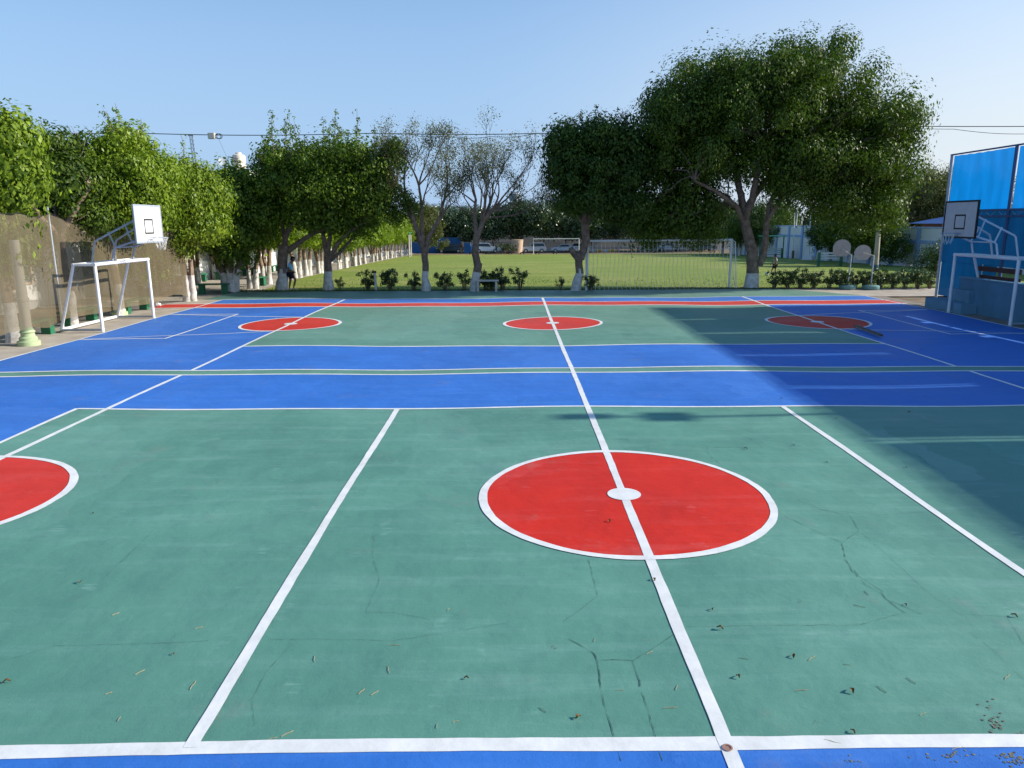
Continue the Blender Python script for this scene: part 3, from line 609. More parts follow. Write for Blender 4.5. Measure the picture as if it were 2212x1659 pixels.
lefttree(259, 680, 'tall bright green tree directly behind the left goal and backboard', [(265, 330, 75, 58, 0, 1.9), (240, 400, 80, 60, -.4, 2), (320, 380, 60, 65, 0, 1.8), (300, 450, 70, 55, 0, 1.8), (225, 470, 50, 40, 0, 1.4), (270, 300, 40, 32, 0, 1)], 33, 210, 210, size=.125)
lefttree(404, 651, 'bright green tree with two pale stems at the far end of the shade net', [(400, 385, 52, 50, 0, 1.8), (370, 440, 58, 55, 0, 1.8), (430, 430, 42, 55, 0, 1.6), (410, 490, 50, 36, 0, 1.5), (388, 520, 36, 26, -.2, 1), (350, 380, 40, 40, 0, 1.4), (452, 415, 46, 54, .6, 1.7), (455, 480, 44, 50, .6, 1.6)], 34, 215, 210, two=True, size=.125)
# back rank that closes the left skyline
r3 = random.Random(3)
for k, (x, y, hh, lab) in enumerate(((-19.5, 17, 6.2, 'tree behind the white pavilion nearest the left edge'), (-20, 23, 6.2, 'tree behind the pavilion left of the goal'), (-19.5, 29, 6.4, 'tree behind the pavilion just left of the backboard'), (-18.5, 36, 5.6, 'tree behind the far end of the shade net'), (-22, 43, 5.2, 'tree showing beneath the roof water tank'))):
    tree('ficus_tree', Vector((x, y, gz(y))), 'dense green ' + lab, [([(0, 0, -.1), (.1, 0, 1.5), (0, .1, 3)], [.2, .16, .13])],
      [(0, 0, hh - 2.2, 2.6, 2.6, 2.0), (1.2, -1, hh - 3.2, 2, 2, 1.6), (-1.2, 1.2, hh - 2.8, 2.2, 2.2, 1.8), (.3, .6, hh - 1.2, 1.5, 1.5, 1.0)], 110, 150, .6, .14, 'leaf_bright' if k != 1 else 'leaf_ficus', bark='bark_light', nbr=10, seed=40 + k, inner=30, group='trees behind the pavilion')
# --- the avenue beside the field
def proto_tree(name, seed, leafm, nc, per, size, cr_, blobs, bark, white, stems=2):
    r2 = random.Random(seed); st = []
    for k in range(stems):
        a = 2.1 * k + seed; ox, oy = .13 * math.cos(a), .13 * math.sin(a)
        st.append(([(ox, oy, -.15), (ox * 1.5, oy * 1.5, .9), (ox * 2.5 + .1, oy * 3, 1.8), (ox * 4, oy * 5, 2.9)], [.17, .11, .10, .07]))
    return tree(name, Vector((0, 0, 0)), 'x', st, blobs, nc, per, cr_, size, leafm, white=white, bark=bark, nbr=8, limb_r=.05, seed=seed, inner=20)
pa = [proto_tree('avenue_tree', 51 + k, 'leaf_bright', 95, 125, .17, .60, bl, 'bark_light', .85, 2 + k % 2) for k, bl in enumerate((
      [(0, 0, 3.6, 1.9, 1.9, 1.5), (.8, .5, 2.9, 1.3, 1.3, .9), (-.8, -.3, 4.4, 1.4, 1.4, 1.2)], [(0, 0, 3.7, 1.7, 1.9, 1.5), (-.5, .9, 2.8, 1.3, 1.3, .8), (.7, -.6, 4.6, 1.2, 1.2, 1.1)],
      [(0, .2, 3.5, 1.9, 1.7, 1.4), (.2, -.8, 4.3, 1.4, 1.3, 1.3), (.3, .8, 2.7, 1.2, 1.2, .8)]))]
used = [False] * 3
ORD = ['first', 'second', 'third', 'fourth', 'fifth', 'sixth', 'seventh', 'eighth', 'ninth', 'tenth', 'eleventh', 'twelfth', 'thirteenth', 'fourteenth', 'fifteenth', 'sixteenth', 'seventeenth', 'eighteenth', 'nineteenth', 'twentieth']
def place_av(p, k, label, group, s=1, sh=0):
    v = k % 3; o = pa[v] if not used[v] else copy_tree(pa[v]); used[v] = True
    o.location = (p.x, p.y, gz(p.y)); o.rotation_euler = (0, 0, sh + k * 2.3); o.scale = (s, s, s); tag(o, label, 'tree', group)
av = [Z2(415, 1470), Z2(520, 1435), Z2(765, 1385), Z2(850, 1368), Z2(935, 1352), Z2(1095, 1318), Z2(1150, 1308), Z2(1205, 1295), Z2(1252, 1285), Z2(1290, 1275), Z2(1345, 1264), Z2(1380, 1256), Z2(1412, 1249), Z2(1455, 1241), Z2(1490, 1233), Z2(1520, 1227), Z2(1565, 1220), Z2(1605, 1212), Z2(1635, 1206)]
for k, q in enumerate(av):
    place_av(G(*q), k, '%s whitewashed tree of the row edging the lawn, counted from the court' % ORD[k], 'whitewashed trees edging the lawn', .85 + .04 * (k % 5) + (.12 if k > 5 else 0) + (.25 if k < 4 else 0))
for k in range(12):
    y = 38.5 + k * 5.6; x = fieldleft(y) - 5.2 + .4 * math.sin(k * 2)
    place_av(Vector((x, y, 0)), k + 1, '%s tree of the row against the promenade wall, counted from the court' % ORD[k], 'trees along the promenade wall', 1.0 + .05 * (k % 3) + (0 if k < 4 else .1), 1)
# --- broad leaved trees behind the parked cars
pb = [proto_tree('broadleaf_tree', 61 + k, 'leaf_broad', 120, 95, .30, .9, bl, 'bark', 1.0, 1) for k, bl in enumerate((
      [(0, 0, 5.0, 3.4, 3.0, 2.4), (1.5, .5, 4.2, 2.4, 2.2, 1.9), (-1.5, 0, 6.0, 2.2, 2.2, 1.7)], [(0, 0, 5.2, 3.1, 3.0, 2.7), (-1.6, .5, 4.2, 2.6, 2.2, 1.9), (1.3, 0, 6.3, 2.0, 2.2, 1.6)]))]
usedb = [False] * 2
for k, px in enumerate((958, 1012, 1066, 1118, 1172, 1222, 1280, 1335, 1392, 1450, 1508, 1560)):
    v = k % 2; o = pb[v] if not usedb[v] else copy_tree(pb[v]); usedb[v] = True
    y = 133 + 2 * math.sin(k * 3); p = P(px, 540, y); s = 1.05 + .08 * math.sin(k * 5) ; o.location = (p.x, y, gz(y)); o.rotation_euler = (0, 0, k * 1.7); o.scale = (s, s, s)
    tag(o, '%s dark glossy tree from the left in the row shading the parked cars' % ORD[k], 'tree', 'broad leaved trees over the parked cars')
for k, px in enumerate((930, 985, 1040, 1095, 1150, 1205, 1260, 1320, 1380, 1440, 1500, 1560, 1620, 1680, 1740)):
    o = copy_tree(pb[k % 2]); y = 150 + 3 * math.sin(k * 2); p = P(px, 540, y); s = 1.12 + .1 * math.sin(k * 7); o.location = (p.x, y, gz(y) - 1.2); o.rotation_euler = (0, 0, k * 2.9); o.scale = (s, s, s)
    tag(o, '%s tree from the left in the rearmost dark rank beyond the far wall' % ORD[k], 'tree', 'trees beyond the far wall')
rt = empty('far_wall', (0, 143, gz(143)), 0, 'long pale wall behind the parked cars and the broad leaved trees', 'wall')
MB().box((-70, 0, 0), (60, .25, 2.5)).build('wall', 'wall_cream', rt); MB().box((-70, -.03, 2.5), (60, .28, 2.62)).build('coping', 'wall_white', rt)
# light feathery tree at the end of the avenue, trees right of the big trunk
def simple_tree(px, py, label, hgt, rad, leafm, seed, nc=90, per=130, size=.16, name='leafy_tree', low=.35, white=1.0, group=None, Y=None, bark='bark', cr_=.6):
    b = G(px, py) if Y is None else P(px, py, Y); b.z = gz(b.y); h = hgt
    bl = [(0, 0, h * .62, rad, rad, h * .30), (rad * .5, -rad * .2, h * low + .3, rad * .75, rad * .7, h * .2), (-rad * .5, rad * .2, h * .52, rad * .7, rad * .7, h * .25), (rad * .1, 0, h * .82, rad * .6, rad * .6, h * .18)]
    return tree(name, b, label, [([(0, 0, -.15), (.1, 0, h * .2), (0, .1, h * .42)], [.24, .18, .13])], bl, nc, per, cr_, size, leafm, white=white, nbr=10, limb_r=.06, seed=seed, inner=nc // 4, group=group, bark=bark)
simple_tree(915, 551, 'light green feathery tree at the far end of the whitewashed avenue', 8.6, 3.4, 'leaf_olive', 71, 120, 120, .22, low=.3)
simple_tree(1597, 552, 'round green tree seen left of the big trunk above the goal corner', 5.4, 2.6, 'leaf_ficus', 72, low=.4)
simple_tree(1690, 554, 'mid green tree seen right of the big trunk beside the flagpoles', 5.6, 2.5, 'leaf_ficus', 73, low=.42)
simple_tree(1790, 564, 'low drooping tree standing between the flagpoles and the small hoops', 5.2, 1.9, 'leaf_dark', 74, 110, 130, low=.3)
simple_tree(1836, 568, 'dense drooping tree behind the two small basketball hoops', 5.6, 2.4, 'leaf_ficus', 75, 130, 140, low=.3)
simple_tree(1885, 574, 'drooping green tree around the tall lamp post', 5.6, 2.2, 'leaf_ficus', 76, 120, 140, low=.24)
simple_tree(1945, 560, 'tall olive tree beyond the white and blue boundary wall', 10.6, 5, 'leaf_olive', 77, 190, 130, .22, Y=84, low=.4, cr_=.9)
simple_tree(2035, 560, 'broad olive tree behind the blue roofed shed', 9.8, 5.6, 'leaf_olive', 78, 200, 130, .22, Y=80, low=.4, cr_=.9)
simple_tree(2120, 560, 'olive tree behind the upper blue screen', 9.0, 5, 'leaf_olive', 79, 120, 110, .22, Y=80, low=.4, cr_=.9)
simple_tree(1560, 545, 'dark distant tree behind the parked cars left of the big trunk', 8, 4.5, 'leaf_dark', 80, 90, 110, .24, Y=116, cr_=.9)
simple_tree(1655, 545, 'dark distant tree beyond the drinks shelter', 8, 4.5, 'leaf_dark', 81, 90, 110, .24, Y=105, cr_=.9)
# --- shrubs along the court edge
def shrub_proto(name, seed, h, r, leafm='leaf_shrub', nc=26, per=42, size=.10):
    rg = np.random.default_rng(seed); r2 = random.Random(seed); root = empty(name, (0, 0, 0)); mb = MB(); cc = []
    for k in range(nc):
        a = r2.uniform(0, 6.28); q = r2.uniform(.2, 1) * r; z = h * r2.uniform(.35, 1.0); e = Vector((math.cos(a) * q, math.sin(a) * q, z)); cc.append(tuple(e))
        mb.tube([(math.cos(a) * .05, math.sin(a) * .05, -.05), (e.x * .4, e.y * .4, z * .55), tuple(e)], [.016, .011, .005], 4, cap=False)
    mb.build('stems', 'twig', root); cc = np.array(cc)
    o = bpy.data.objects.new('foliage', leaf_mesh('foliage', *leaves(cc, unit(rg.normal(size=cc.shape)), per, .15, size, rg, .2), leafm)); COL.objects.link(o); o.parent = root
    return root
sp = [shrub_proto('shrub', 81, 1.05, .48), shrub_proto('shrub', 82, 1.0, .55, nc=30), shrub_proto('shrub', 83, 1.1, .40, nc=18, per=30)]
us = [False] * 3
def place_shrub(px, py, v, s, label, group, dy=0):
    o = sp[v] if not us[v] else copy_tree(sp[v]); us[v] = True; p = G(px, py); o.location = (p.x, p.y + dy, gz(p.y) - .02); o.rotation_euler = (0, 0, px * .7); o.scale = (s, s, s); tag(o, label, 'shrub', group)
for px, v, s, lab in ((734, 2, .62, 'small wispy shrub right of the tree with fanning limbs'), (795, 0, .92, 'dark shrub just left of the white post'), (843, 1, 1.02, 'broad dark shrub just right of the white post'),
    (893, 0, .82, 'dark shrub leaning against the trunk of the forked half bare tree'), (962, 1, .85, 'leafy shrub standing alone between the two half bare trees'), (1003, 2, .95, 'loose shrub left of the small white bench'),
    (1050, 0, .9, 'shrub behind the left end of the white bench'), (1062, 1, .85, 'shrub behind the middle of the white bench'), (1086, 0, 1.02, 'full dark shrub behind the right end of the white bench'),
    (1124, 2, 1.02, 'open branching shrub right of the white bench'), (1212, 2, .62, 'thin crooked shrub left of the dense dark tree'), (1277, 1, .72, 'shrub at the foot of the left goal post')):
    place_shrub(px, 627, v, s, lab, 'shrubs along the far edge of the court')
for k, px in enumerate((1672, 1700, 1729, 1757, 1790, 1816, 1846, 1870, 1900, 1928, 1955, 1982, 2008)):
    place_shrub(px, 623.5, k % 2, .80 + .06 * (k % 3), '%s shrub of the low hedge counted from the big tree' % ORD[k], 'shrubs of the low hedge')
b = G(2012, 598); tag(simple_tree(2014, 598, 'rounded dark bush growing by the corner of the blue stand', 2.0, 1.0, 'leaf_shrub', 84, 70, 120, .11, name='bush', low=.2, white=0), cat='bush')
b = Z3(1165, 694); pbush = G(*b); o = shrub_proto('bush', 85, 1.5, 2.0, nc=60, size=.18); o.location = (pbush.x, pbush.y, gz(pbush.y)); tag(o, 'low dark bush between the white car and the tan drum', 'bush')
fr = MB()
for px, py in ((1852 - 1.5, 622), (1672, 621), (1728, 621)):
    p = G(px, py)
    for k in range(7): fr.tube([(p.x + rnd.uniform(-.3, .3), p.y - .5 + rnd.uniform(-.1, .1), rnd.uniform(.12, .3))] * 1 + [(p.x + rnd.uniform(-.3, .3), p.y - .5, rnd.uniform(.12, .3))], .05, 5)
# verge: soil strip and grass tufts at the court edge
g = MB(); pts_a = []; pts_b = []
for i in range(140):
    x = -15 + i * .28; pts_a.append((x, Y0 - .02 + rnd.uniform(-.05, .03), .022)); pts_b.append((x, Y0 + .35 + rnd.uniform(-.16, .18), .010))
for i in range(139): g.add([pts_a[i], pts_a[i + 1], pts_b[i + 1], pts_b[i]], [(0, 1, 2, 3)])
struct(g.build('soil_verge', 'soil'))
rg = np.random.default_rng(9); n = 9000; x = rg.uniform(-14.5, 32, n); y = Y0 + .02 + np.abs(rg.normal(size=n)) * .35 + (rg.random(n) < .3) * rg.uniform(0, 10, n); z = -SL * (y - Y0) + .02
c = np.stack([x, y, z], 1); nn = unit(rg.normal(size=(n, 3)) * [1, 1, .2]); ax = unit(rg.normal(size=(n, 3)) * .4 + [0, 0, 1.])
ln = rg.uniform(.06, .17, n); leafmat('leaf_grass', (.05, .10, .012), (.12, .19, .03), .6, .3, .3)
o = bpy.data.objects.new('grass_tufts', leaf_mesh('grass_tufts', c, nn, ax, ln, ln * .22, 'leaf_grass')); COL.objects.link(o); tag(o, kind='stuff')
# ------------------------------------------------------------------ goals with basketball hoops
def hoop_goal(loc, rz, label, face_m, arm_m):
    root = empty('goal_with_hoop', loc, rz, label, 'goal', 'court goals with basketball hoops')
    W, H, D1, D2, r = 1.70, 2.08, .66, 1.30, .052
    for s in (-1, 1):
        MB().tube([(0, s * W, 0), (0, s * W, H + .0)], r, 14).build('post', 'white_steel', root, True)
        MB().tube([(D1, s * W, H), (D2, s * W, .06)], r * .9, 12).build('back_stay', 'white_steel', root, True)
        MB().tube([(0, s * W, H), (D1, s * W, H)], r * .9, 12).build('top_side_bar', 'white_steel', root, True)
        MB().tube([(0.04, s * W, .05), (D2, s * W, .05)], r * .7, 10).build('base_side_bar', 'grey_steel', root, True)
    MB().tube([(0, -W - r, H), (0, W + r, H)], r * 1.05, 14).build('crossbar', 'white_steel', root, True)
    MB().tube([(D1, -W - r, H), (D1, W + r, H)], r * .8, 12).build('rear_top_bar', 'white_steel', root, True)
    MB().tube([(D2, -W, .06), (D2, W, .06)], r, 12).build('rear_base_bar', 'white_steel', root, True)
    q = .032; bx = -.96
    for s in (-1, 1):
        MB().tube([(0, s * .66, H), (-.10, s * .66, 2.50), (-.14, s * .64, 2.56), (bx, s * .42, 2.84)], q, 10).build('lower_arm', arm_m, root, True)
        MB().tube([(D1, s * .66, H), (D1 - .16, s * .66, 2.72), (D1 - .20, s * .64, 2.78), (bx, s * .42, 3.52)], q, 10).build('upper_arm', arm_m, root, True)
        MB().tube([(-.16, s * .64, 2.57), (.06, s * .58, 3.04)], q * .85, 8).build('brace', arm_m, root, True)
        MB().tube([(-.62, s * .49, 2.75), (-.45, s * .49, 3.31)], q * .85, 8).build('brace', arm_m, root, True)
    MB().tube([(-.14, -.64, 2.56), (-.14, .64, 2.56)], q * .7, 8).build('brace', arm_m, root, True)
    bd = MB().box((bx - .03, -.90, 2.72), (bx, .90, 3.88)).build('backboard', face_m, root, bevel=.004)
    fr_ = MB()
    for a, b_ in (((-.93, 2.69), (-.87, 3.91)), ((.87, 2.69), (.93, 3.91)), ((-.87, 2.69), (.87, 2.745)), ((-.87, 3.855), (.87, 3.91))):
        fr_.box((bx - .042, a[0], a[1]), (bx + .006, b_[0], b_[1]))
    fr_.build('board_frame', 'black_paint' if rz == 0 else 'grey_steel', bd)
    sq = MB()
    for a, b_ in (((-.30, 2.98), (-.25, 3.46)), ((.25, 2.98), (.30, 3.46)), ((-.25, 2.98), (.25, 3.03)), ((-.25, 3.41), (.25, 3.46))):
        sq.box((bx - .035, a[0], a[1]), (bx - .028, b_[0], b_[1]))
    sq.build('target_square', 'black_paint', bd)
    rm = MB(); c0 = bx - .15 - .225
    rm.tube([(c0 + .225 * math.cos(t), .225 * math.sin(t), 2.86) for t in [2 * math.pi * k / 28 for k in range(29)]], .012, 8, cap=False)
    rm.tube([(bx - .03, -.10, 2.86), (c0 + .20, -.12, 2.86)], .012, 6); rm.tube([(bx - .03, .10, 2.86), (c0 + .20, .12, 2.86)], .012, 6)
    rm.tube([(bx - .03, 0, 2.76), (c0 + .20, 0, 2.85)], .010, 6); ro = rm.build('rim', 'grey_steel', root, True)
    nm = MB(); r2 = random.Random(5)
    for k in range(12):
        t = 2 * math.pi * k / 12; L = .38 * r2.uniform(.5, 1) if rz == 0 else .42 * r2.uniform(.2, 1.0)
        for sg in (-1, 1):
            nm.tube([(c0 + .222 * math.cos(t), .222 * math.sin(t), 2.855), (c0 + .17 * math.cos(t + sg * .26), .17 * math.sin(t + sg * .26), 2.855 - L * .5), (c0 + .12 * math.cos(t), .12 * math.sin(t), 2.855 - L)], .005, 4, cap=False)
    nm.build('hoop_net', 'string', ro)
    return root
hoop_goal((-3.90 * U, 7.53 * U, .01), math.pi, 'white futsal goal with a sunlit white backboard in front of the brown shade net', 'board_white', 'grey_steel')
hoop_goal((4.80 * U, 7.60 * U, .01), 0, 'white futsal goal with a black edged backboard in shade by the blue stand', 'board_shaded', 'white_steel')
# ------------------------------------------------------------------ shade net, columns, benches, pavilion on the left
NX = -4.2 * U
root = empty('shade_net', (NX, 20, 0), 0, 'brown see through shade net hung behind the left goal', 'net')
def nx(y):
    pts = [(5 * U, -4.02), (6.45 * U, -4.04), (6.9 * U, -4.30), (8.3 * U, -4.35), (9.9 * U, -4.24)]
    if y <= pts[0][0]: return pts[0][1] * U
    for a, b in zip(pts, pts[1:]):
        if y <= b[0]: return (a[1] + (b[1] - a[1]) * (y - a[0]) / (b[0] - a[0])) * U
    return pts[-1][1] * U
def ny(zx, zy):      # a pixel of zoom 1 dropped on the net's bent plane
    px, py = Z1(zx, zy); d = ray(px, py); X = NX
    for _ in range(12): X = .5 * X + .5 * nx(d.y * X / d.x)
    t = X / d.x; return d.y * t, U + d.z * t
tops = [(-260, 700), (-60, 690), (0, 760), (75, 765), (100, 755), (190, 782), (262, 772), (300, 757), (350, 785), (410, 812), (500, 835), (600, 847), (690, 850), (790, 845), (850, 850), (930, 860), (1010, 872), (1090, 880), (1165, 890)]
bots = [(-260, 1600), (-60, 1500), (0, 1492), (120, 1468), (190, 1445), (270, 1450), (330, 1430), (375, 1400), (450, 1385), (600, 1360), (700, 1342), (800, 1318), (930, 1302), (970, 1290), (1010, 1262), (1050, 1250), (1090, 1250), (1130, 1262), (1160, 1272)]
ta = [ny(*q) for q in tops]; ba = [ny(*q) for q in bots]
def interp(a, y):
    for p, q in zip(a, a[1:]):
        if y <= q[0]: return p[1] + (q[1] - p[1]) * (y - p[0]) / (q[0] - p[0])
    return a[-1][1]
g = MB(); y0, y1 = max(ta[0][0], ba[0][0]), min(ta[-1][0], ba[-1][0]); NYs, NZs = 110, 18
for i in range(NYs + 1):
    y = y0 + (y1 - y0) * i / NYs; zt = interp(ta, y); zb = max(.05, interp(ba, y))
    for j in range(NZs + 1):
        z = zb + (zt - zb) * j / NZs; g.v.append((nx(y) - NX + .05 * math.sin(y * 1.7 + z) * (1 - abs(2 * j / NZs - 1)) + .025 * math.sin(y * 6 + z * .7), y - 20, z))
for i in range(NYs):
    for j in range(NZs): g.f.append((i * (NZs + 1) + j, (i + 1) * (NZs + 1) + j, (i + 1) * (NZs + 1) + j + 1, i * (NZs + 1) + j + 1)); g.m.append(0)
o = g.build('cloth', 'shade_cloth', root, True)
# sagging flap beyond the last tree
g = MB(); A = [(P(*Z1(x, y), 34.0)) for x, y in ((1165, 890), (1215, 905), (1260, 905), (1300, 880), (1310, 800))]; Bq = [(P(*Z1(x, y), 34.0)) for x, y in ((1170, 995), (1215, 970), (1262, 945), (1302, 925), (1316, 905))]
for i in range(5): g.v += [tuple(A[i] - Vector((NX, 20, 0))), tuple(Bq[i] - Vector((NX, 20, 0)))]
for i in range(4): g.f.append((2 * i, 2 * i + 2, 2 * i + 3, 2 * i + 1)); g.m.append(0)
g.build('torn_flap', 'shade_cloth', root, True)
rp = MB(); rp.tube([(nx(a[0]) - NX + .02, a[0] - 20, a[1]) for a in ta if y0 <= a[0] <= y1], .012, 5); rp.build('rope', 'cable', root)
zt = interp(ta, ny(300, 757)[0]); yy = ny(300, 757)[0]
MB().tube([(nx(yy) - NX - .05, yy - 20, 0), (nx(yy) - NX - .05, yy - 20, zt + .2)], .03, 8).build('pole', 'grey_steel', root)
def column(p, label, h=3.0):
    root = empty('column', (p.x, p.y, 0), 0, label, 'column', 'columns behind the shade net')
    MB().lathe([(.29, -.05), (.29, .10), (.23, .12), (.23, .20), (.18, .24), (.17, .32), (.20, .36), (.16, .42), (.135, .50)], 20).build('base', 'column_green', root, True)
    MB().lathe([(.13, .50), (.14, 1.2), (.16, 1.22), (.16, 1.30), (.135, 1.32), (.12, h - .1)], 20).build('shaft', 'column_white', root, True)
column(G(63, 744), 'pale green footed column left of the first green bench behind the net'); column(G(281, 680) + Vector((-.45, .12, 0)), 'pale green footed column seen between the goal stays')
column(G(408, 612), 'thin pale column beyond the end of the net') if False else None
def bench(p, rz, label, L=1.7, m='bench_green', h=.42, w_=.38, group=None):
    root = empty('bench', (p[0], p[1], p[2]), rz, label, 'bench', group)
    MB().box((-L / 2, -w_ / 2, h), (L / 2, w_ / 2, h + .06)).build('seat', m, root, bevel=.008)
    for s in (-1, 1): MB().box((s * L * .36 - .12, -w_ / 2 + .04, -.03), (s * L * .36 + .12, w_ / 2 - .04, h)).build('leg', m, root, bevel=.01)
    return root
GB = 'green concrete benches beside the promenade'
for (px, py, lab) in ((104, 724, 'green bench poking from under the shade net near the first column'), (315, 670, 'green bench under the shade net behind the goal post'), (200, 695, 'green bench hidden behind the left goal stays')):
    p = G(px, py); bench((p.x - .25, p.y - .3, 0), R(90), lab, 2.0, group=GB)
p = G(462, 634); bench((p.x, p.y, gz(p.y)), R(4), 'green bench in shade at the corner beyond the end of the net', 1.5, group=GB)
p = G(*ZB(1450, 1075)); bench((p.x, p.y, gz(p.y)), R(70), 'green bench between the first two lawn edge trees', 1.5, group=GB)
for k, yy in enumerate((39.5, 42.5, 46, 50, 55, 61)):
    bench((-19.3, yy, gz(yy)), R(90), '%s green bench along the foot of the promenade wall' % ORD[k], 2.2, group=GB)
# promenade wall with lattice
root = empty('promenade_wall', (-20.1, 36, 0), 0, 'long pale wall with a plinth and upright slats along the promenade', 'wall')
for (a, c_, z0, z1, m, n) in ((-.15, .15, -1.2, .95, 'wall_white', 'plinth'), (-.06, .06, 1.95, 2.1, 'pale_blue', 'coping')): MB().box((a, -3, z0), (c_, 80, z1)).build(n, m, root)
g = MB(); [g.box((-.04, -3 + k * .22, .95), (.03, -3 + k * .22 + .12, 1.95)) for k in range(375)]; o = g.build('slats', 'wall_cream', root); 
# pavilion behind the net
root = empty('pavilion', (-19.6, 20, 0), 0, 'white single storey pavilion seen through the brown shade net', 'building')
MB().box((-3, -9, -.1), (0, 14.2, 2.9)).build('wall', 'wall_white', root); MB().box((-3.4, -9.4, 2.9), (.5, 14.6, 3.1)).build('roof', 'wall_cream', root)
for k, yy in enumerate((-6, -2.6, .8, 4.2, 8.6)):
    f = MB(); [f.box(a, b_) for a, b_ in (((0.002, yy, .95), (.06, yy + 1.9, 1.03)), ((.002, yy, 2.2), (.06, yy + 1.9, 2.28)), ((.002, yy, 1.03), (.06, yy + .07, 2.2)), ((.002, yy + 1.83, 1.03), (.06, yy + 1.9, 2.2)))]
    f.mi = 0; wd = f.build('window', 'brown_board' if k % 2 else 'tan_tank', root); MB().box((.004, yy + .07, 1.03), (.02, yy + 1.83, 2.2)).build('pane', 'window_glass', wd)
# ------------------------------------------------------------------ blue stand on the right
SX = 5.12 * U; YE = 8.95 * U
posts = [YE] + [q * U for q in (7.82, 6.88, 5.72, 4.62, 3.48, 2.35, 1.2, .05)]
root = empty('screen', (SX, YE, 0), 0, 'tall framed screen of blue cloth, its lower half darkened to look shaded, behind the right goal', 'screen')
def L3(y): return y - YE
for k, y in enumerate(posts):
    MB().tube([(0, L3(y), 0), (0, L3(y), 1.74 * U)], .055, 10).build('post', 'frame_blue' if k else 'grey_steel', root, True)
for z, r in ((1.735 * U, .03), (1.10 * U, .035), (1.035 * U, .035)): MB().tube([(-.02, 0.05, z), (-.02, L3(posts[-1]), z)], r, 8).build('rail', 'frame_blue', root)
g = MB()
y = 0
while y > L3(posts[-1]): g.tube([(-.02, y, 1.035 * U), (-.02, y - .35, 1.10 * U), (-.02, y - .7, 1.035 * U)], .012, 5); y -= .7
g.build('truss_web', 'grey_steel', root)
for k in range(len(posts) - 1):
    a, b_ = L3(posts[k]) - .12, L3(posts[k + 1]) + .10
    g = MB(); n = 14; m_ = 8
    for i in range(n + 1):
        for j in range(m_ + 1):
            t, s = i / n, j / m_; sag = .018 * math.sin(math.pi * t) * s + .012 * math.sin(t * 40) * s
            g.v.append((.02 + .04 * math.sin(math.pi * t) * math.sin(math.pi * s), a + (b_ - a) * t, 1.105 * U + (1.728 * U - 1.105 * U - .02) * s - sag))
    for i in range(n):
        for j in range(m_): g.f.append((i * (m_ + 1) + j, (i + 1) * (m_ + 1) + j, (i + 1) * (m_ + 1) + j + 1, i * (m_ + 1) + j + 1)); g.m.append(0)
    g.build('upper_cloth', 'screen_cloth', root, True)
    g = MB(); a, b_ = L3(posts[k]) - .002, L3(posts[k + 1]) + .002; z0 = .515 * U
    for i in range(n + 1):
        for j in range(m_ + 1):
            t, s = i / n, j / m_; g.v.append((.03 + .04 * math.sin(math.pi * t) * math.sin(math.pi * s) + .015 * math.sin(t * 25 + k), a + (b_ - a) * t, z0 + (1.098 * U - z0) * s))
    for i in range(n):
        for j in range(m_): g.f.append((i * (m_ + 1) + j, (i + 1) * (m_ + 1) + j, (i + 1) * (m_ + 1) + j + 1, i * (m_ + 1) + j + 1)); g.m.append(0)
    g.build('lower_cloth', 'screen_shaded', root, True)
g = MB(); g.add([(.03, -.06, .12 * U), (.03, L3(7.9 * U), .12 * U), (.03, L3(7.9 * U), .52 * U), (.03, -.06, .52 * U)], [(0, 1, 2, 3)]); g.build('end_cloth', 'screen_shaded', root)
root = empty('stand', (5.0 * U, YE, 0), 0, 'low blue painted concrete stand wall with steps at its far end', 'stand')
MB().box((0, L3(-1.2 * U), -.1), (.26, L3(8.3 * U), .37 * U)).build('wall', 'wall_blue', root, bevel=.01)
MB().box((-.03, L3(-1.2 * U), .37 * U), (.29, L3(8.32 * U), .37 * U + .05)).build('coping', 'step_blue', root)
MB().box((-.55, L3(7.95 * U), -.05), (1.4, L3(8.66 * U), .118 * U)).build('step', 'step_blue', root, bevel=.01)
MB().box((-.18, L3(8.02 * U), .118 * U), (1.4, L3(8.42 * U), .25 * U)).build('step', 'step_blue', root, bevel=.01)
MB().box((.27, L3(-1.2 * U), .0), (4, L3(8.30 * U), .30 * U)).build('terrace', 'wall_blue', root)
for k, (ya, yb) in enumerate(((8.15, 7.45), (7.35, 6.5), (6.4, 5.4))):
    rt = empty('bleacher_bench', (5.065 * U + .08, ya * U, .30 * U), 0, ('%s brown slatted bench behind the low blue wall, counted from the steps' % ORD[k]), 'bench', 'brown benches on the stand'); Ld = (yb - ya) * U
    for z in (.22, .52): MB().box((-.02, Ld, z), (.02, 0, z + .17)).build('back_board', 'brown_board', rt, bevel=.005)
    for q in (.08, .92): MB().tube([(.03, Ld * q, 0), (.03, Ld * q, .75)], .018, 6).build('leg', 'white_steel', rt)
# unseen mast and crossbar, added to cast a dark patch on the court
p = (SX + .1, 3.98 * U)
rt = empty('shadow_caster', (p[0], p[1], 0), 0, 'unseen mast behind the blue screen, added to cast a shadow on the court', 'shadow_caster')
MB().tube([(0, 0, 0), (0, 0, 7.1)], .06, 10).build('pole', 'grey_steel', rt, True); MB().box((-.1, -.30, 6.95), (.1, .30, 7.35)).build('pole_head', 'grey_steel', rt, bevel=.02)
MB().box((-1.0, -.05, 7.2), (.8, .05, 7.28)).build('arm', 'grey_steel', rt); MB().box((-1.5, -.18, 7.1), (-1.0, .18, 7.4)).build('pole_head', 'grey_steel', rt, bevel=.02)
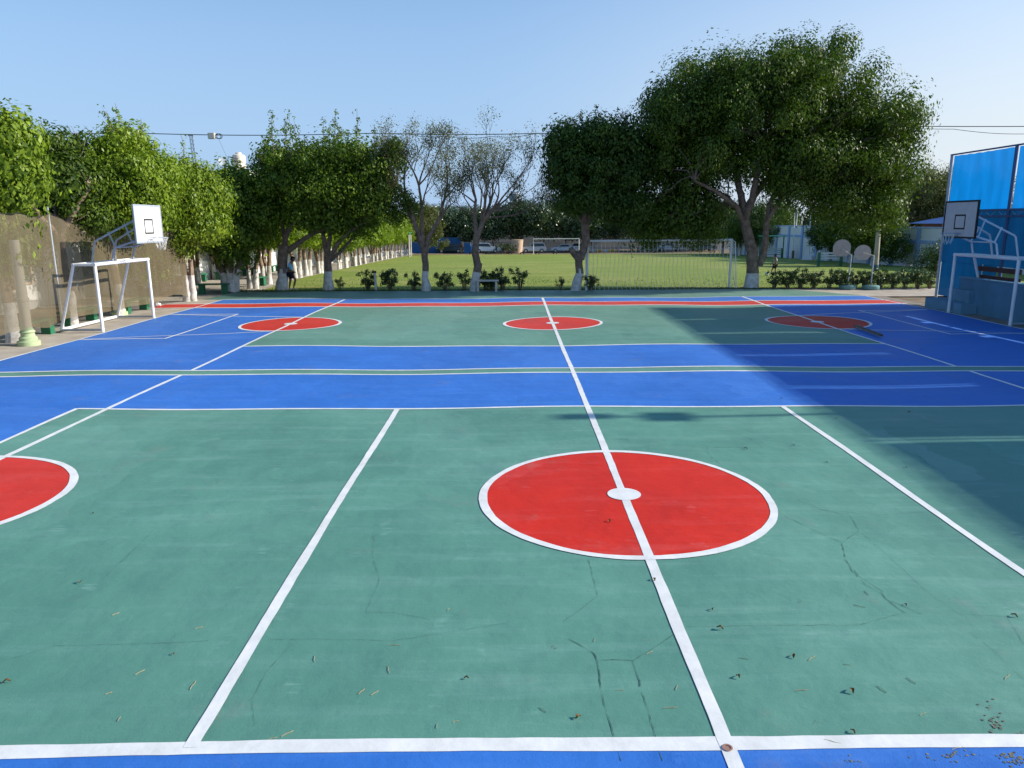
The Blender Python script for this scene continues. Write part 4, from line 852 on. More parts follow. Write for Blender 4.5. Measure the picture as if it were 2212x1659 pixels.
# ------------------------------------------------------------------ football goals
def soccer_goal(p0, p1, H, back, label, net=True, r=.055):
    c = (p0 + p1) / 2; rt = empty('football_goal', c, math.atan2(p1.y - p0.y, p1.x - p0.x), label, 'goal', 'football goals'); W = (p1 - p0).length / 2
    for s in (-1, 1): MB().tube([(s * W, 0, -.05), (s * W, 0, H)], r, 12).build('post', 'white_steel', rt, True)
    MB().tube([(-W - r, 0, H), (W + r, 0, H)], r, 12).build('crossbar', 'white_steel', rt, True)
    if not net: return rt
    T1, T2 = back * .35, back
    for s in (-1, 1):
        MB().tube([(s * W, 0, H), (s * (W + .12), T1, H - .10), (s * (W + .16), T2, 0)], .025, 8).build('stay', 'white_steel', rt, True)
    g = MB(); n = int(2 * W / .21)
    def sheetpt(u, v):      # v 0 top .. 1 bottom, net hanging towards the court, slack
        x = -W + 2 * W * u; bulge = .22 * math.sin(math.pi * v) * (1 + .4 * math.sin(u * 9)); 
        z = (H - .04) * (1 - v) + .02 ; y = T1 + (T2 - T1) * v - bulge * .4 * (1 if back > 0 else -1); return (x + .12 * math.sin(v * 5 + u * 3) * v, y, z)
    for i in range(n + 1): g.tube([sheetpt(i / n, j / 10) for j in range(11)], .010, 3, cap=False)
    for j in range(1, 12): g.tube([sheetpt(i / 30, j / 12) for i in range(31)], .003, 3, cap=False)
    for i in range(n + 1): g.tube([(-W + 2 * W * i / n, 0, H - .05), sheetpt(i / n, 0)], .005, 3, cap=False)
    for s in (-1, 1):
        for j in range(10):
            q = j / 9; z = H * (1 - q); g.tube([(s * W, 0, z), (s * (W + .12 + .04 * q), T1 + (T2 - T1) * q, z * .97)], .004, 3, cap=False)
        for j in range(5): q = j / 4; g.tube([(s * W, T1 * q, H - .05), (s * (W + .1), T2 * q, .02)], .004, 3, cap=False)
    g.build('net', 'string', rt)
    return rt
p0, p1 = G(1269, 627), G(1577, 622.5)
soccer_goal(Vector((p0.x, p0.y + .35, 0)), Vector((p1.x, p1.y + .2, 0)), 2.38, -.55, 'large white football goal with a net at the near end of the lawn')
p0 = G(*Z3(1402, 701)); soccer_goal(Vector((p0.x, p0.y, gz(p0.y))), Vector((p0.x + 7.4, p0.y, gz(p0.y))), 2.44, 0, 'small looking football goal at the far end of the lawn', False)
# ------------------------------------------------------------------ small things on and round the court edge
p = G(Z2(1375, 1482)[0], 628); rt = empty('post', p, 0, 'short white post with a brown top between two dark shrubs', 'post')
MB().tube([(0, 0, -.05), (-.03, 0, .88)], .065, 10).build('shaft', 'white_wash', rt, True); MB().tube([(-.03, 0, .88), (-.035, 0, .98)], .085, 10).build('cap', 'brown_board', rt, True)
p = G(1053, 630); rt = empty('small_bench', p, 0, 'small white plank bench in front of the straight half bare tree', 'bench')
MB().box((-.58, -.16, .50), (.56, .16, .57)).build('seat', 'wall_cream', rt, bevel=.01)
for x in (-.50, .38): MB().box((x, -.12, -.03), (x + .09, .12, .50)).build('leg', 'white_wash', rt, bevel=.01)
def minihoop(pb, pt, arm, bw, bh, label, facing):
    p = G(*pb); rt = empty('small_hoop', p, 0, label, 'basketball hoop', 'small basketball hoops on round bases')
    MB().lathe([(.36, 0), (.40, .05), (.40, .17), (.35, .21), (.10, .22)], 24).build('base', 'teal_paint', rt, True)
    top = P(*pt, p.y) - p; MB().tube([(0, 0, .2), tuple(top * .5 + Vector((0, 0, .1))), tuple(top)], .035, 8).build('pole', 'grey_steel', rt, True)
    a = P(*arm, p.y) - p; by = .45; MB().tube([tuple(top), (a.x, a.y + by - .05, a.z)], .028, 8).build('arm', 'white_wash', rt, True)
    prof = [(a.x + bw * math.cos(t), a.z + bh * (.12 + .88 * math.sin(t))) for t in [math.pi * k / 16 for k in range(17)]] + [(a.x - bw * .95, a.z - bh * .42), (a.x - bw * .58, a.z - bh * .80), (a.x + bw * .58, a.z - bh * .80), (a.x + bw * .95, a.z - bh * .42)]
    bd = MB().prism(prof, by, by + .03).build('backboard', 'backboard_grey', rt)
    rm = MB(); z = a.z - bh * .55; rm.tube([(a.x - .05 + .22 * math.cos(t), by + .30 + .22 * math.sin(t), z) for t in [2 * math.pi * k / 20 for k in range(21)]], .012, 6, cap=False); rm.build('rim', 'grey_steel', rt)
minihoop(Z5(785, 1022), Z5(820, 750), Z5(775, 700), .44, .46, 'left of two small hoops with a fan shaped board and round teal base', 0)
minihoop(Z5(972, 1024), Z5(1000, 752), Z5(946, 735), .40, .40, 'right of two small hoops, with the lower fan shaped board and round teal base', 0)
# steel beam lying on the blue paint
a, b_ = G(*Z5(845, 1328)), G(*Z5(1060, 1410)); rt = MB(); d = b_ - a
q = Matrix.Translation((a + b_) / 2 + Vector((0, 0, .02))) @ Matrix.Rotation(math.atan2(d.y, d.x), 4, 'Z')
for bb in (((-d.length / 2, -.045, 0), (d.length / 2, .045, .010)), ((-d.length / 2, -.045, .010), (d.length / 2, -.035, .06)), ((-d.length / 2, .035, .010), (d.length / 2, .045, .06))): rt.box(*bb, rot=q)
tag(rt.build('beam', 'wood_grey'), 'grey channel beam lying on the shaded blue paint near the right circle', 'beam')
# plastic bag by the net
p = G(*Z1(950, 1318)); bm = bmesh.new(); bmesh.ops.create_icosphere(bm, subdivisions=3, radius=.11)
for v in bm.verts: v.co *= 1 + rnd.uniform(-.18, .18); v.co.z = max(v.co.z * .7, -.06) + .06; v.co.x *= 1.3
me = bpy.data.meshes.new('plastic_bag'); bm.to_mesh(me); bm.free(); me.materials.append(M['board_white']); o = bpy.data.objects.new('plastic_bag', me); COL.objects.link(o); o.location = p
tag(o, 'crumpled white bag at the foot of the shade net by the red stripe', 'bag')
# ball fruit / leaves / straws on the court
def litter_leaf(seed):
    r2 = random.Random(seed); me = MB(); n = 7; c = []
    for i in range(n):
        t = i / (n - 1); w_ = .014 * math.sin(math.pi * min(1, t * 1.02)) + .001; z = .006 + .012 * math.sin(t * 3) ** 2
        c += [((t - .5) * .055, -w_, z + .007), ((t - .5) * .055, 0, z), ((t - .5) * .055, w_, z + .009)]
    me.add(c, [(3 * i + a, 3 * i + a + 1, 3 * i + a + 4, 3 * i + a + 3) for i in range(n - 1) for a in (0, 1)]); return me
l0 = litter_leaf(1).build('fallen_leaf', 'dry_leaf'); first = True
for q in (zq(420, 100), zq(613, 348), zq(865, 478), zq(898, 560), zq(1217, 682), zq(975, 770), zq(1465, 835), zq(1470, 1010), zq(2168, 498), zq(287, 945), zq(1700, 455), zw(345, 352), zw(750, 664), zw(2015, 775), zw(28, 777), zw(400, 52), z6(750, 1080), z6(962, 1186), z6(1468, 1220), z6(448, 1105), z6(1485, 868), z6(674, 785), z6(1120, 748), z6(1020, 912), z6(1560, 470), Z1(510, 1592), Z1(180, 1612)):
    o = l0 if first else l0.copy(); 
    if not first: COL.objects.link(o)
    first = False; p = G(*q); o.location = (p.x, p.y, dz(p.x, p.y) - .001); o.rotation_euler = (rnd.uniform(-.2, .2), rnd.uniform(-.2, .2), rnd.uniform(0, 6)); s = rnd.uniform(.55, 1.05); o.scale = (s, s, s * 1.3)
    tag(o, 'small dry curled leaf lying on the painted court', 'leaf', 'dry leaves on the court')
t0 = MB().tube([(-.06, 0, .003), (-.01, .006, .005), (.03, .002, .004), (.06, .008, .003)], .0022, 4).build('twig', 'straw'); first = True
for q in ([zw(*a) for a in ((860, 553), (515, 940), (605, 740), (835, 800), (1360, 690), (1680, 737), (1938, 475), (1705, 630), (1180, 1035), (1243, 1015), (1970, 962), (1888, 982), (1620, 840), (470, 828), (500, 488), (1563, 833))] +
          [zq(*a) for a in ((712, 812), (685, 900), (133, 908), (467, 823), (1000, 688), (1295, 690), (1445, 718), (1533, 404), (1775, 935), (1598, 825), (1725, 788), (357, 605), (1250, 828), (1383, 1050), (1925, 1085), (596, 660), (2140, 770), (1500, 462))]):
    o = t0 if first else t0.copy()
    if not first: COL.objects.link(o)
    first = False; p = G(*q); o.location = (p.x, p.y, dz(p.x, p.y) + .001); o.rotation_euler = (0, 0, rnd.uniform(0, 3.1)); s = rnd.uniform(.35, .9); o.scale = (s, s, 1)
    tag(o, 'thin dry straw lying on the painted court', 'twig', 'dry straws on the court')
# bolt socket where the near lines cross
p = G(*zq(930, 1077)); tag(MB().lathe([(.030, .026), (.034, .030), (.022, .030), (.020, .020), (.004, .018)], 18, (p.x, p.y, dz(p.x, p.y) - .018)).build('floor_socket', 'rust_mark'), 'rusty round net post socket where the two near white lines cross', 'socket')
# ------------------------------------------------------------------ people
def skin(name, nodes, edges, m, parent, sub=2):
    """nodes: name -> (x,y,z,r)"""
    ks = list(nodes); me = bpy.data.meshes.new(name); me.from_pydata([nodes[k][:3] for k in ks], [(ks.index(a), ks.index(b)) for a, b in edges], [])
    o = bpy.data.objects.new(name, me); COL.objects.link(o); sk = o.modifiers.new('s', 'SKIN'); sk.use_smooth_shade = True
    for i, k in enumerate(ks):
        sv_ = me.skin_vertices[0].data[i]; sv_.radius = (nodes[k][3],) * 2; sv_.use_root = i == 0
    su = o.modifiers.new('u', 'SUBSURF'); su.levels = su.render_levels = sub
    bpy.context.view_layer.update(); dg = bpy.context.evaluated_depsgraph_get(); nm = bpy.data.meshes.new_from_object(o.evaluated_get(dg)); nm.name = name; o.modifiers.clear(); o.data = nm
    nm.materials.clear(); nm.materials.append(M[m]); nm.polygons.foreach_set('material_index', [0] * len(nm.polygons)); o.parent = parent; return o
def person(loc, rz, scale, label, J, shirt, shorts, trousers=False, group=None):
    """J: joint positions; facing +x, z up, 1.7 m tall"""
    rt = empty('person', loc, rz, label, 'person', group); rt.scale = (scale,) * 3
    rad = dict(pelvis=.13, waist=.115, chest=.145, neck=.055, chin=.075, head=.098, crown=.07, shL=.06, shR=.06, elL=.042, elR=.042, wrL=.028, wrR=.028, hpL=.095, hpR=.095, knL=.062, knR=.062, anL=.038, anR=.038, toL=.032, toR=.032)
    nd = {k: (*J[k], rad[k]) for k in rad}
    ed = [('pelvis', 'waist'), ('waist', 'chest'), ('chest', 'neck'), ('neck', 'chin'), ('chin', 'head'), ('head', 'crown')]
    for s in 'LR': ed += [('chest', 'sh' + s), ('sh' + s, 'el' + s), ('el' + s, 'wr' + s), ('pelvis', 'hp' + s), ('hp' + s, 'kn' + s), ('kn' + s, 'an' + s), ('an' + s, 'to' + s)]
    hd = Vector(J['head']); nd['nose'] = (hd.x + .115, hd.y, hd.z - .005, .014); ed.append(('head', 'nose'))
    for s, sg in (('L', 1), ('R', -1)):
        nd['ear' + s] = (hd.x - .01, hd.y + sg * .10, hd.z, .018); ed.append(('head', 'ear' + s))
        wv = Vector(J['wr' + s]); d = (wv - Vector(J['el' + s])).normalized(); pm = wv + d * .07; nd['pm' + s] = (*pm, .026); ed.append(('wr' + s, 'pm' + s))
        sd_ = d.cross(Vector((0, 1, 0))).normalized()
        for f in range(4):
            a = pm + d * .045 + sd_ * (.018 * (f - 1.5)) ; e = a + d * (.045, .055, .05, .04)[f] + Vector((.015, -.012 * sg, 0)); nd['f%d%s' % (f, s)] = (*a, .010); nd['g%d%s' % (f, s)] = (*e, .008); ed += [('pm' + s, 'f%d%s' % (f, s)), ('f%d%s' % (f, s), 'g%d%s' % (f, s))]
        a = wv + d * .04 + sd_ * .045; nd['th' + s] = (*a, .011); ed.append(('pm' + s, 'th' + s))
    skin('body', nd, ed, 'skin', rt)
    e = 1.13; tn = {k: (*J[k], rad[k] * e) for k in ('pelvis', 'waist', 'chest', 'shL', 'shR')}; te = [('pelvis', 'waist'), ('waist', 'chest'), ('chest', 'shL'), ('chest', 'shR')]
    for s in 'LR': h_ = Vector(J['sh' + s]).lerp(Vector(J['el' + s]), .75); tn['sl' + s] = (*h_, .068); te.append(('sh' + s, 'sl' + s))
    skin('shirt', tn, te, shirt, rt, 1)
    pn = {'pelvis': (*J['pelvis'], .155)}; pe = []
    for s in 'LR':
        pn['hp' + s] = (*J['hp' + s], .118); pe.append(('pelvis', 'hp' + s))
        h_ = Vector(J['hp' + s]).lerp(Vector(J['kn' + s]), 1.0 if trousers else .8); pn['k' + s] = (*h_, .088); pe.append(('hp' + s, 'k' + s))
        if trousers: pn['a' + s] = (*J['an' + s], .06); pe.append(('k' + s, 'a' + s))
    skin('trousers' if trousers else 'shorts', pn, pe, shorts, rt, 1)
    c = Vector(J['crown']); skin('hair', {'a': (hd.x - .03, hd.y, hd.z + .02, .102), 'b': (c.x - .012, c.y, c.z, .085), 'c': (hd.x - .06, hd.y, hd.z - .05, .07)}, [('a', 'b'), ('a', 'c')], 'hair', rt)
    for s in 'LR': a = Vector(J['an' + s]); t = Vector(J['to' + s]); skin('shoe', {'a': (*(a + Vector((-.02, 0, -.01))), .05), 'b': (*t, .042)}, [('a', 'b')], 'shoe', rt, 1)
    return rt
run = dict(pelvis=(0, 0, .90), waist=(.02, 0, 1.08), chest=(.07, 0, 1.32), neck=(.14, 0, 1.47), chin=(.20, 0, 1.53), head=(.22, 0, 1.60), crown=(.22, 0, 1.68), shL=(.06, .19, 1.38), shR=(.08, -.19, 1.38), elL=(-.13, .25, 1.15), elR=(.02, -.27, 1.10), wrL=(.03, .22, .98), wrR=(.20, -.22, 1.0),
    hpL=(0, .09, .84), hpR=(.02, -.09, .84), knL=(-.04, .10, .46), knR=(.30, -.10, .58), anL=(-.12, .10, .08), anR=(.16, -.10, .14), toL=(.05, .11, .04), toR=(.33, -.11, .06))
p = G(627, 627.8); person((p.x, p.y + .15, gz(p.y)), 0, .98, 'person in a sky blue shirt and dark shorts running beside the whitewashed trunk', run, 'shirt_blue', 'shorts_dark')
kick = dict(run); kick.update(pelvis=(0, 0, .90), waist=(-.01, 0, 1.08), chest=(0, 0, 1.32), neck=(.02, 0, 1.48), chin=(.05, 0, 1.54), head=(.06, 0, 1.61), crown=(.05, 0, 1.69), shL=(0, .19, 1.40), shR=(0, -.19, 1.40), elL=(-.05, .24, 1.12), elR=(.08, -.26, 1.12), wrL=(.10, .24, .92), wrR=(.22, -.24, .98),
    knL=(0, .10, .48), knR=(.20, -.09, .50), anL=(-.06, .10, .08), anR=(.28, -.09, .12), toL=(.10, .11, .04), toR=(.44, -.09, .10))
p = G(*Z4(1765, 890)); person((p.x, p.y, gz(p.y)), math.pi, .80, 'child in a pale shirt and dark shorts walking on the lawn with a ball', kick, 'shirt_white', 'shorts_dark')
pb_ = G(*Z4(1697, 893)); rt = bpy.data.meshes.new('football'); bm = bmesh.new(); bmesh.ops.create_uvsphere(bm, u_segments=20, v_segments=12, radius=.13); bm.to_mesh(rt); bm.free(); rt.materials.append(M['ball']); o = bpy.data.objects.new('football', rt); COL.objects.link(o)
nt_ = M['ball'].node_tree; v_ = nt_.nodes.new('ShaderNodeTexVoronoi'); v_.inputs['Scale'].default_value = 12; cr_n = nt_.nodes.new('ShaderNodeValToRGB'); cr_n.color_ramp.elements[0].position = .25; cr_n.color_ramp.elements[1].position = .3; cr_n.color_ramp.elements[0].color = (.03, .03, .03, 1); cr_n.color_ramp.elements[1].color = (.6, .6, .6, 1)
tc_ = nt_.nodes.new('ShaderNodeTexCoord'); nt_.links.new(tc_.outputs['Object'], v_.inputs['Vector']); nt_.links.new(v_.outputs[0], cr_n.inputs[0]); nt_.links.new(cr_n.outputs[0], nt_.nodes['Principled BSDF'].inputs[0])
o.location = (pb_.x, pb_.y, gz(pb_.y) + .13); tag(o, "grey football on the lawn at the child's feet", 'ball')
stand = dict(kick); stand.update(knR=(0, -.10, .48), anR=(-.02, -.10, .08), toR=(.12, -.11, .04), elR=(-.03, -.26, 1.12), wrR=(.05, -.25, .88), wrL=(.05, .25, .88))
p = G(*Z3(765, 692)); person((p.x, p.y, gz(p.y)), R(-60), 1.0, 'distant person in dark top and pale trousers standing beside the blue container', stand, 'maroon_cloth', 'wall_cream', True)
# ------------------------------------------------------------------ cars and far things
def car(x, y, L, H, W, m, flip, label, suv=True):
    rt = empty('parked_car', (x, y, gz(y)), math.pi if flip else 0, label, 'car', 'cars parked beyond the lawn')
    if suv: body = [(-.5, .22), (-.5, .55), (-.48, .60), (-.46, .62), (-.40, .97), (-.36, 1.0), (.02, 1.0), (.08, .97), (.22, .64), (.44, .58), (.5, .48), (.5, .20)]; gl = [(-.43, .66), (-.385, .93), (.02, .94), (.065, .92), (.17, .66)]
    else: body = [(-.5, .25), (-.5, .62), (-.47, .68), (-.30, .70), (-.20, .97), (-.14, 1.0), (.04, 1.0), (.10, .97), (.24, .66), (.46, .58), (.5, .46), (.5, .22)]; gl = [(-.26, .70), (-.18, .94), (.04, .95), (.085, .93), (.19, .69)]
    S_ = lambda pf: [(a * L, b_ * H) for a, b_ in pf]
    bo = MB().prism(S_(body), -W / 2, W / 2)
    bo.v = [(vx, vy * (1 if vz < H * .64 else .80), vz) for vx, vy, vz in bo.v]
    bd = bo.build('body', m, rt, bevel=.05); bd.data.polygons.foreach_set('use_smooth', [True] * len(bd.data.polygons)); bd.data.set_sharp_from_angle(angle=R(35))
    for s in (-1, 1):
        wn = MB().prism(S_(gl), s * (W / 2 * .86), s * (W / 2 * .905)); wn.v = [(vx, vy * (1.045 if vz < H * .75 else .925), vz) for vx, vy, vz in wn.v]; wn.build('side_window', 'glass_dark', rt)
    wz = MB(); wz.add([(.075 * L, -W * .38, .96 * H), (.075 * L, W * .38, .96 * H), (.215 * L + .012, W * .42, .66 * H), (.215 * L + .012, -W * .42, .66 * H)], [(0, 1, 2, 3)]); wz.build('windscreen', 'glass_dark', rt)
    for i, xx in enumerate((-.31 * L, .32 * L)):
        for s in (-1, 1):
            wr = .21 * H if suv else .225 * H; w1 = MB().tube([(xx, s * (W / 2 - .16), wr), (xx, s * (W / 2 + .02), wr)], wr, 22).build('wheel', 'rubber', rt, True)
            rmb = MB().tube([(xx, s * (W / 2 + .012), wr), (xx, s * (W / 2 + .035), wr)], wr * .62, 16)
            rmb.build('rim', 'rim_metal', w1, True)
    for s in (-1, 1):
        MB().box((L * .478, s * W * .40 - .16, H * .46), (L * .502, s * W * .40 + .16, H * .55)).build('headlight', 'lamp_clear', rt, bevel=.01)
        MB().box((-L * .508, s * W * .42 - .10, H * .50), (-L * .485, s * W * .42 + .10, H * .64)).build('tail_lamp', 'lamp_red', rt, bevel=.01)
        MB().box((L * .12, s * (W / 2 + .02) - .08, H * .62), (L * .155, s * (W / 2 + .02) + .08, H * .70)).build('mirror', m, rt, bevel=.01)
    return rt
def cx_(a, b_, y): return (P(Z3(a, 650)[0], 540, y).x + P(Z3(b_, 650)[0], 540, y).x) / 2
YC = G(*Z3(1000, 690)).y
YC = max(YC, YF + 3)
car(cx_(870, 1112, YC), YC, 4.5, 1.72, 1.8, 'car_white', False, 'white high roofed car facing right behind the straight trunk')
car(cx_(1297, 1512, YC), YC, 4.3, 1.70, 1.8, 'car_silver', True, 'silver high roofed car facing left beside the tan drum')
car(cx_(1565, 1765, YC + 2), YC + 2, 4.3, 1.40, 1.7, 'car_silver', True, 'low silver car parked before the white picket fence', False)
car(cx_(1690, 1900, YC + 5), YC + 5, 4.4, 1.45, 1.75, 'car_white', False, 'white car half hidden by the low silver car and the tree trunk', False)
car(cx_(575, 760, YC + 1), YC + 1, 4.6, 1.6, 1.8, 'car_dark', True, 'dark car in deep shade before the blue sheet fence', True)
xg = lambda a, y: P(Z4(a, 650)[0], 540, y).x
car(xg(830, YC + 3), YC + 3, 4.4, 1.5, 1.8, 'car_silver', False, 'silver car in shade behind the left half of the goal net', False)
car(xg(1130, YC + 2), YC + 2, 4.4, 1.5, 1.8, 'car_dark', True, 'dark car in shade behind the right half of the goal net', False)
# drum, container, kerbs, fences
yq = YC - 1; p = P(*Z3(1258, 680), yq); rt = empty('water_drum', (p.x, yq, gz(yq)), 0, 'large tan tapered drum between two parked cars', 'drum')
MB().lathe([(.85, 0), (.87, .3), (.98, 1.5), (1.02, 2.1), (1.06, 2.14), (1.06, 2.2), (1.0, 2.24)], 24).build('body', 'tan_tank', rt, True)
g = MB(); [g.box((a, -.99 - .02 * bq, 1.0 + .2 * bq), (a + .07, -.93, 1.1 + .2 * bq)) for a, bq in ((.1, 0), (.25, 1), (.0, 2), (.3, 2.5))]; g.build('stain', 'rust_mark', rt)
xa, xb = P(*Z3(790, 680), yq).x, P(*Z3(882, 680), yq).x; rt = empty('blue_container', ((xa + xb) / 2, yq, gz(yq)), 0, 'blue box container draped with a bright blue tarp left of the white car', 'container'); hw = (xb - xa) / 2
MB().box((-hw, -.7, 0), (hw * .2, .7, 1.75)).build('box', 'sheet_blue', rt, bevel=.03); g = MB(); g.box((hw * .2 + .01, -.8, .1), (hw, .6, 1.35)); g.build('tarp', 'tarp_blue', rt, bevel=.18)
xa, xb = P(*Z3(300, 680), 130).x, P(*Z3(760, 680), 130).x; rt = empty('sheet_fence', ((xa + xb) / 2, 130, gz(130)), 0, 'tall blue sheet fence beyond the end of the avenue', 'fence')
MB().box((-(xb - xa) / 2, -.05, 0), ((xb - xa) / 2, .05, 2.6)).build('sheet', 'sheet_blue', rt); [MB().box((-(xb - xa) / 2 + k * 3.4, -.12, 0), (-(xb - xa) / 2 + k * 3.4 + .12, -.05, 2.65)).build('post', 'frame_blue', rt) for k in range(int((xb - xa) / 3.4) + 1)]
def picket(a, b_, y, label, f=Z3):
    xa, xb = P(*f(a, 680), y).x, P(*f(b_, 680), y).x; rt = empty('picket_fence', (xa, y, gz(y)), 0, label, 'fence', 'white picket fences beyond the cars'); g = MB(); n = int((xb - xa) / .38)
    for k in range(n): g.box((k * .38, -.04, .1), (k * .38 + .17, .04, 1.5))
    g.build('pickets', 'wall_white', rt); MB().box((0, -.05, 1.5), (xb - xa, .05, 1.62)).build('rail', 'wall_white', rt); MB().box((0, -.1, -.05), (xb - xa, .1, .22)).build('plinth', 'wall_white', rt)
picket(1505, 1660, YC + 7, 'white picket fence seen between the silver cars'); picket(1860, 2000, YC + 7, 'white picket fence right of the swollen tree fork'); picket(1010, 1230, YC + 7, 'white picket fence behind the low dark bush'); picket(560, 1400, YC + 8, 'long white picket fence seen in shade through the goal net', Z4)
y = YC + 4; xa, xb = P(*Z3(1790, 680), y).x, P(*Z3(2120, 680), y).x; rt = empty('kerb', (xa, y, gz(y)), 0, 'kerb painted in yellow and white blocks beyond the far goal', 'kerb')
k = 0; x = 0
while x < xb - xa: MB().box((x, -.1, -.02), (x + 1.1, .1, .32)).build('block', 'yellow_paint' if k % 2 else 'wall_white', rt); x += 1.1; k += 1
g = MB(); g.add([(-60, YF, gz(YF) - .035), (60, YF, gz(YF) - .035), (60, Y1, gz(Y1) - .035), (-60, Y1, gz(Y1) - .035), (-60, 150, gz(Y1) - .035), (60, 150, gz(Y1) - .035)], [(0, 1, 2, 3), (3, 2, 5, 4)]); struct(g.build('far_road', 'earth'))
for k, a in enumerate((1435, 1590, 1300, 1195, 1000, 860)):
    p = G(*Z3(a, 696)); rt = empty('half_tyre', (p.x, YF + 1.0, gz(YF + 1)), 0, '%s dark half buried tyre from the right along the far edge of the lawn' % ORD[(1, 0, 2, 3, 4, 5)[k]], 'tyre', 'half buried tyres along the far edge of the lawn')
    MB().tube([(.28 * math.cos(t), 0, .28 * math.sin(t)) for t in [math.pi * q / 10 for q in range(11)]], .09, 8).build('tyre', 'rubber', rt, True)
# long low dark rail fence at the far touchline (right)
rt = empty('rail_fence', (P(1250, 545, YF + 2).x, YF + 2, gz(YF + 2)), 0, 'low dark rail on posts along the far end of the lawn', 'fence')
for z in (.9,): MB().tube([(0, 0, z), (22, 0, z)], .04, 6).build('rail', 'frame_blue', rt)
for k in range(8): MB().tube([(k * 3.1, 0, -.05), (k * 3.1, 0, .95)], .06, 6).build('post', 'bark', rt)
# shelter with green roof
p = G(*Z3(240, 722)); rt = empty('shelter', (p.x, p.y, gz(p.y)), 0, 'small shelter with a green sheet roof at the far end of the avenue', 'shelter'); sc = p.y / FPX
w0, w1 = (Z3(150, 0)[0] - Z3(240, 0)[0]) * sc, (Z3(320, 0)[0] - Z3(240, 0)[0]) * sc; ztop = (P(*Z3(240, 535), p.y).z - gz(p.y))
MB().add([(w0, -1.2, ztop - .15), (w1, -1.2, ztop + .25), (w1, 1.4, ztop + .35), (w0, 1.4, ztop - .05), (w0, -1.2, ztop - .05), (w1, -1.2, ztop + .35), (w1, 1.4, ztop + .45), (w0, 1.4, ztop + .05)], [(0, 1, 2, 3), (4, 5, 6, 7), (0, 1, 5, 4), (1, 2, 6, 5), (2, 3, 7, 6), (3, 0, 4, 7)]).build('roof', 'canopy_green', rt)
for x, y in ((0, -1), (w1 * .9, 1), (w0 * .8, 1), (w1 * .9, -1)): MB().tube([(x, y, -.05), (x, y, ztop + .1 * (x > 0))], .09, 8).build('post', 'white_wash', rt)
# flagpoles
for k, (b0, t0_, ped) in enumerate((((345, 772), (368, 250), 0), ((352, 768), (396, 250), 0), ((405, 765), (430, 240), 1), ((475, 785), (496, 240), 1))):
    p = G(*Z5(*b0)); rt = empty('flagpole', (p.x, p.y, gz(p.y)), 0, ('thick based flagpole, leftmost of the four', 'leaning flagpole, second of the four', 'white flagpole on a white pedestal, third of the four', 'white flagpole on a wide white pedestal, rightmost of the four')[k], 'flagpole', 'white flagpoles')
    t = P(*Z5(*t0_), p.y) - Vector((p.x, p.y, gz(p.y))); MB().tube([(0, 0, 0), tuple(t * .5), tuple(t)], [.07, .055, .035], 8).build('pole', 'white_steel', rt, True)
    if ped: MB().lathe([(.85, -.05), (.80, .12), (.55, .50), (.52, .52)], 4).build('pedestal', 'wall_white', rt)
    else: MB().lathe([(.16, -.05), (.15, .9), (.08, .92)], 8).build('sleeve', 'bark', rt)
# lamp post
p = G(*Z5(1010, 876)); t = P(*Z5(1074, 120), p.y) - Vector((p.x, p.y, gz(p.y))); rt = empty('lamp_post', (p.x, p.y, gz(p.y)), 0, 'tall tapering concrete lamp post rising into the drooping tree', 'lamp post')
MB().tube([(0, 0, -.05), tuple(t * .5), tuple(t)], [.20, .15, .10], 12).build('pole', 'concrete', rt, True); MB().tube([(0, 0, -.04), tuple(t * .07)], [.215, .21], 12).build('painted_foot', 'frame_blue', rt, True)
MB().tube([tuple(t), tuple(t + Vector((-.6, 0, .3))), tuple(t + Vector((-1.2, 0, .35)))], .03, 6).build('arm', 'grey_steel', rt); MB().box((t.x - 1.7, -.12, t.z + .28), (t.x - 1.2, .12, t.z + .42)).build('pole_head', 'grey_steel', rt, bevel=.03)
# slatted seats under trees, right
def park_seat(q, label, rz=0):
    p = G(*q); rt = empty('park_seat', (p.x, p.y, gz(p.y)), rz, label, 'bench', 'slatted seats under the right hand trees')
    for z in (.62, .84, 1.06): MB().box((-1.1, .2, z), (1.1, .24, z + .13)).build('back_slat', 'wall_white', rt)
    MB().box((-1.1, -.25, .42), (1.1, .2, .47)).build('seat', 'bench_green', rt)
    for x in (-1.0, .95): MB().box((x, -.22, -.03), (x + .08, .26, 1.2)).build('side_frame', 'bench_green', rt)
park_seat(Z5(640, 838), 'slatted seat with pale back boards behind the left small hoop'); park_seat(Z5(190, 772), 'slatted seat with pale back boards under the small canopy')
p = G(*Z5(180, 775)); rt = empty('canopy', (p.x, p.y + .5, gz(p.y)), 0, 'small dark canopy on posts over a slatted seat', 'shelter')
MB().box((-1.5, -1, 2.6), (1.5, .8, 2.68)).build('roof', 'canopy_green', rt); [MB().box((x, -.05, -.05), (x + .1, .05, 2.6)).build('post', 'bench_green', rt) for x in (-1.45, 1.35)]
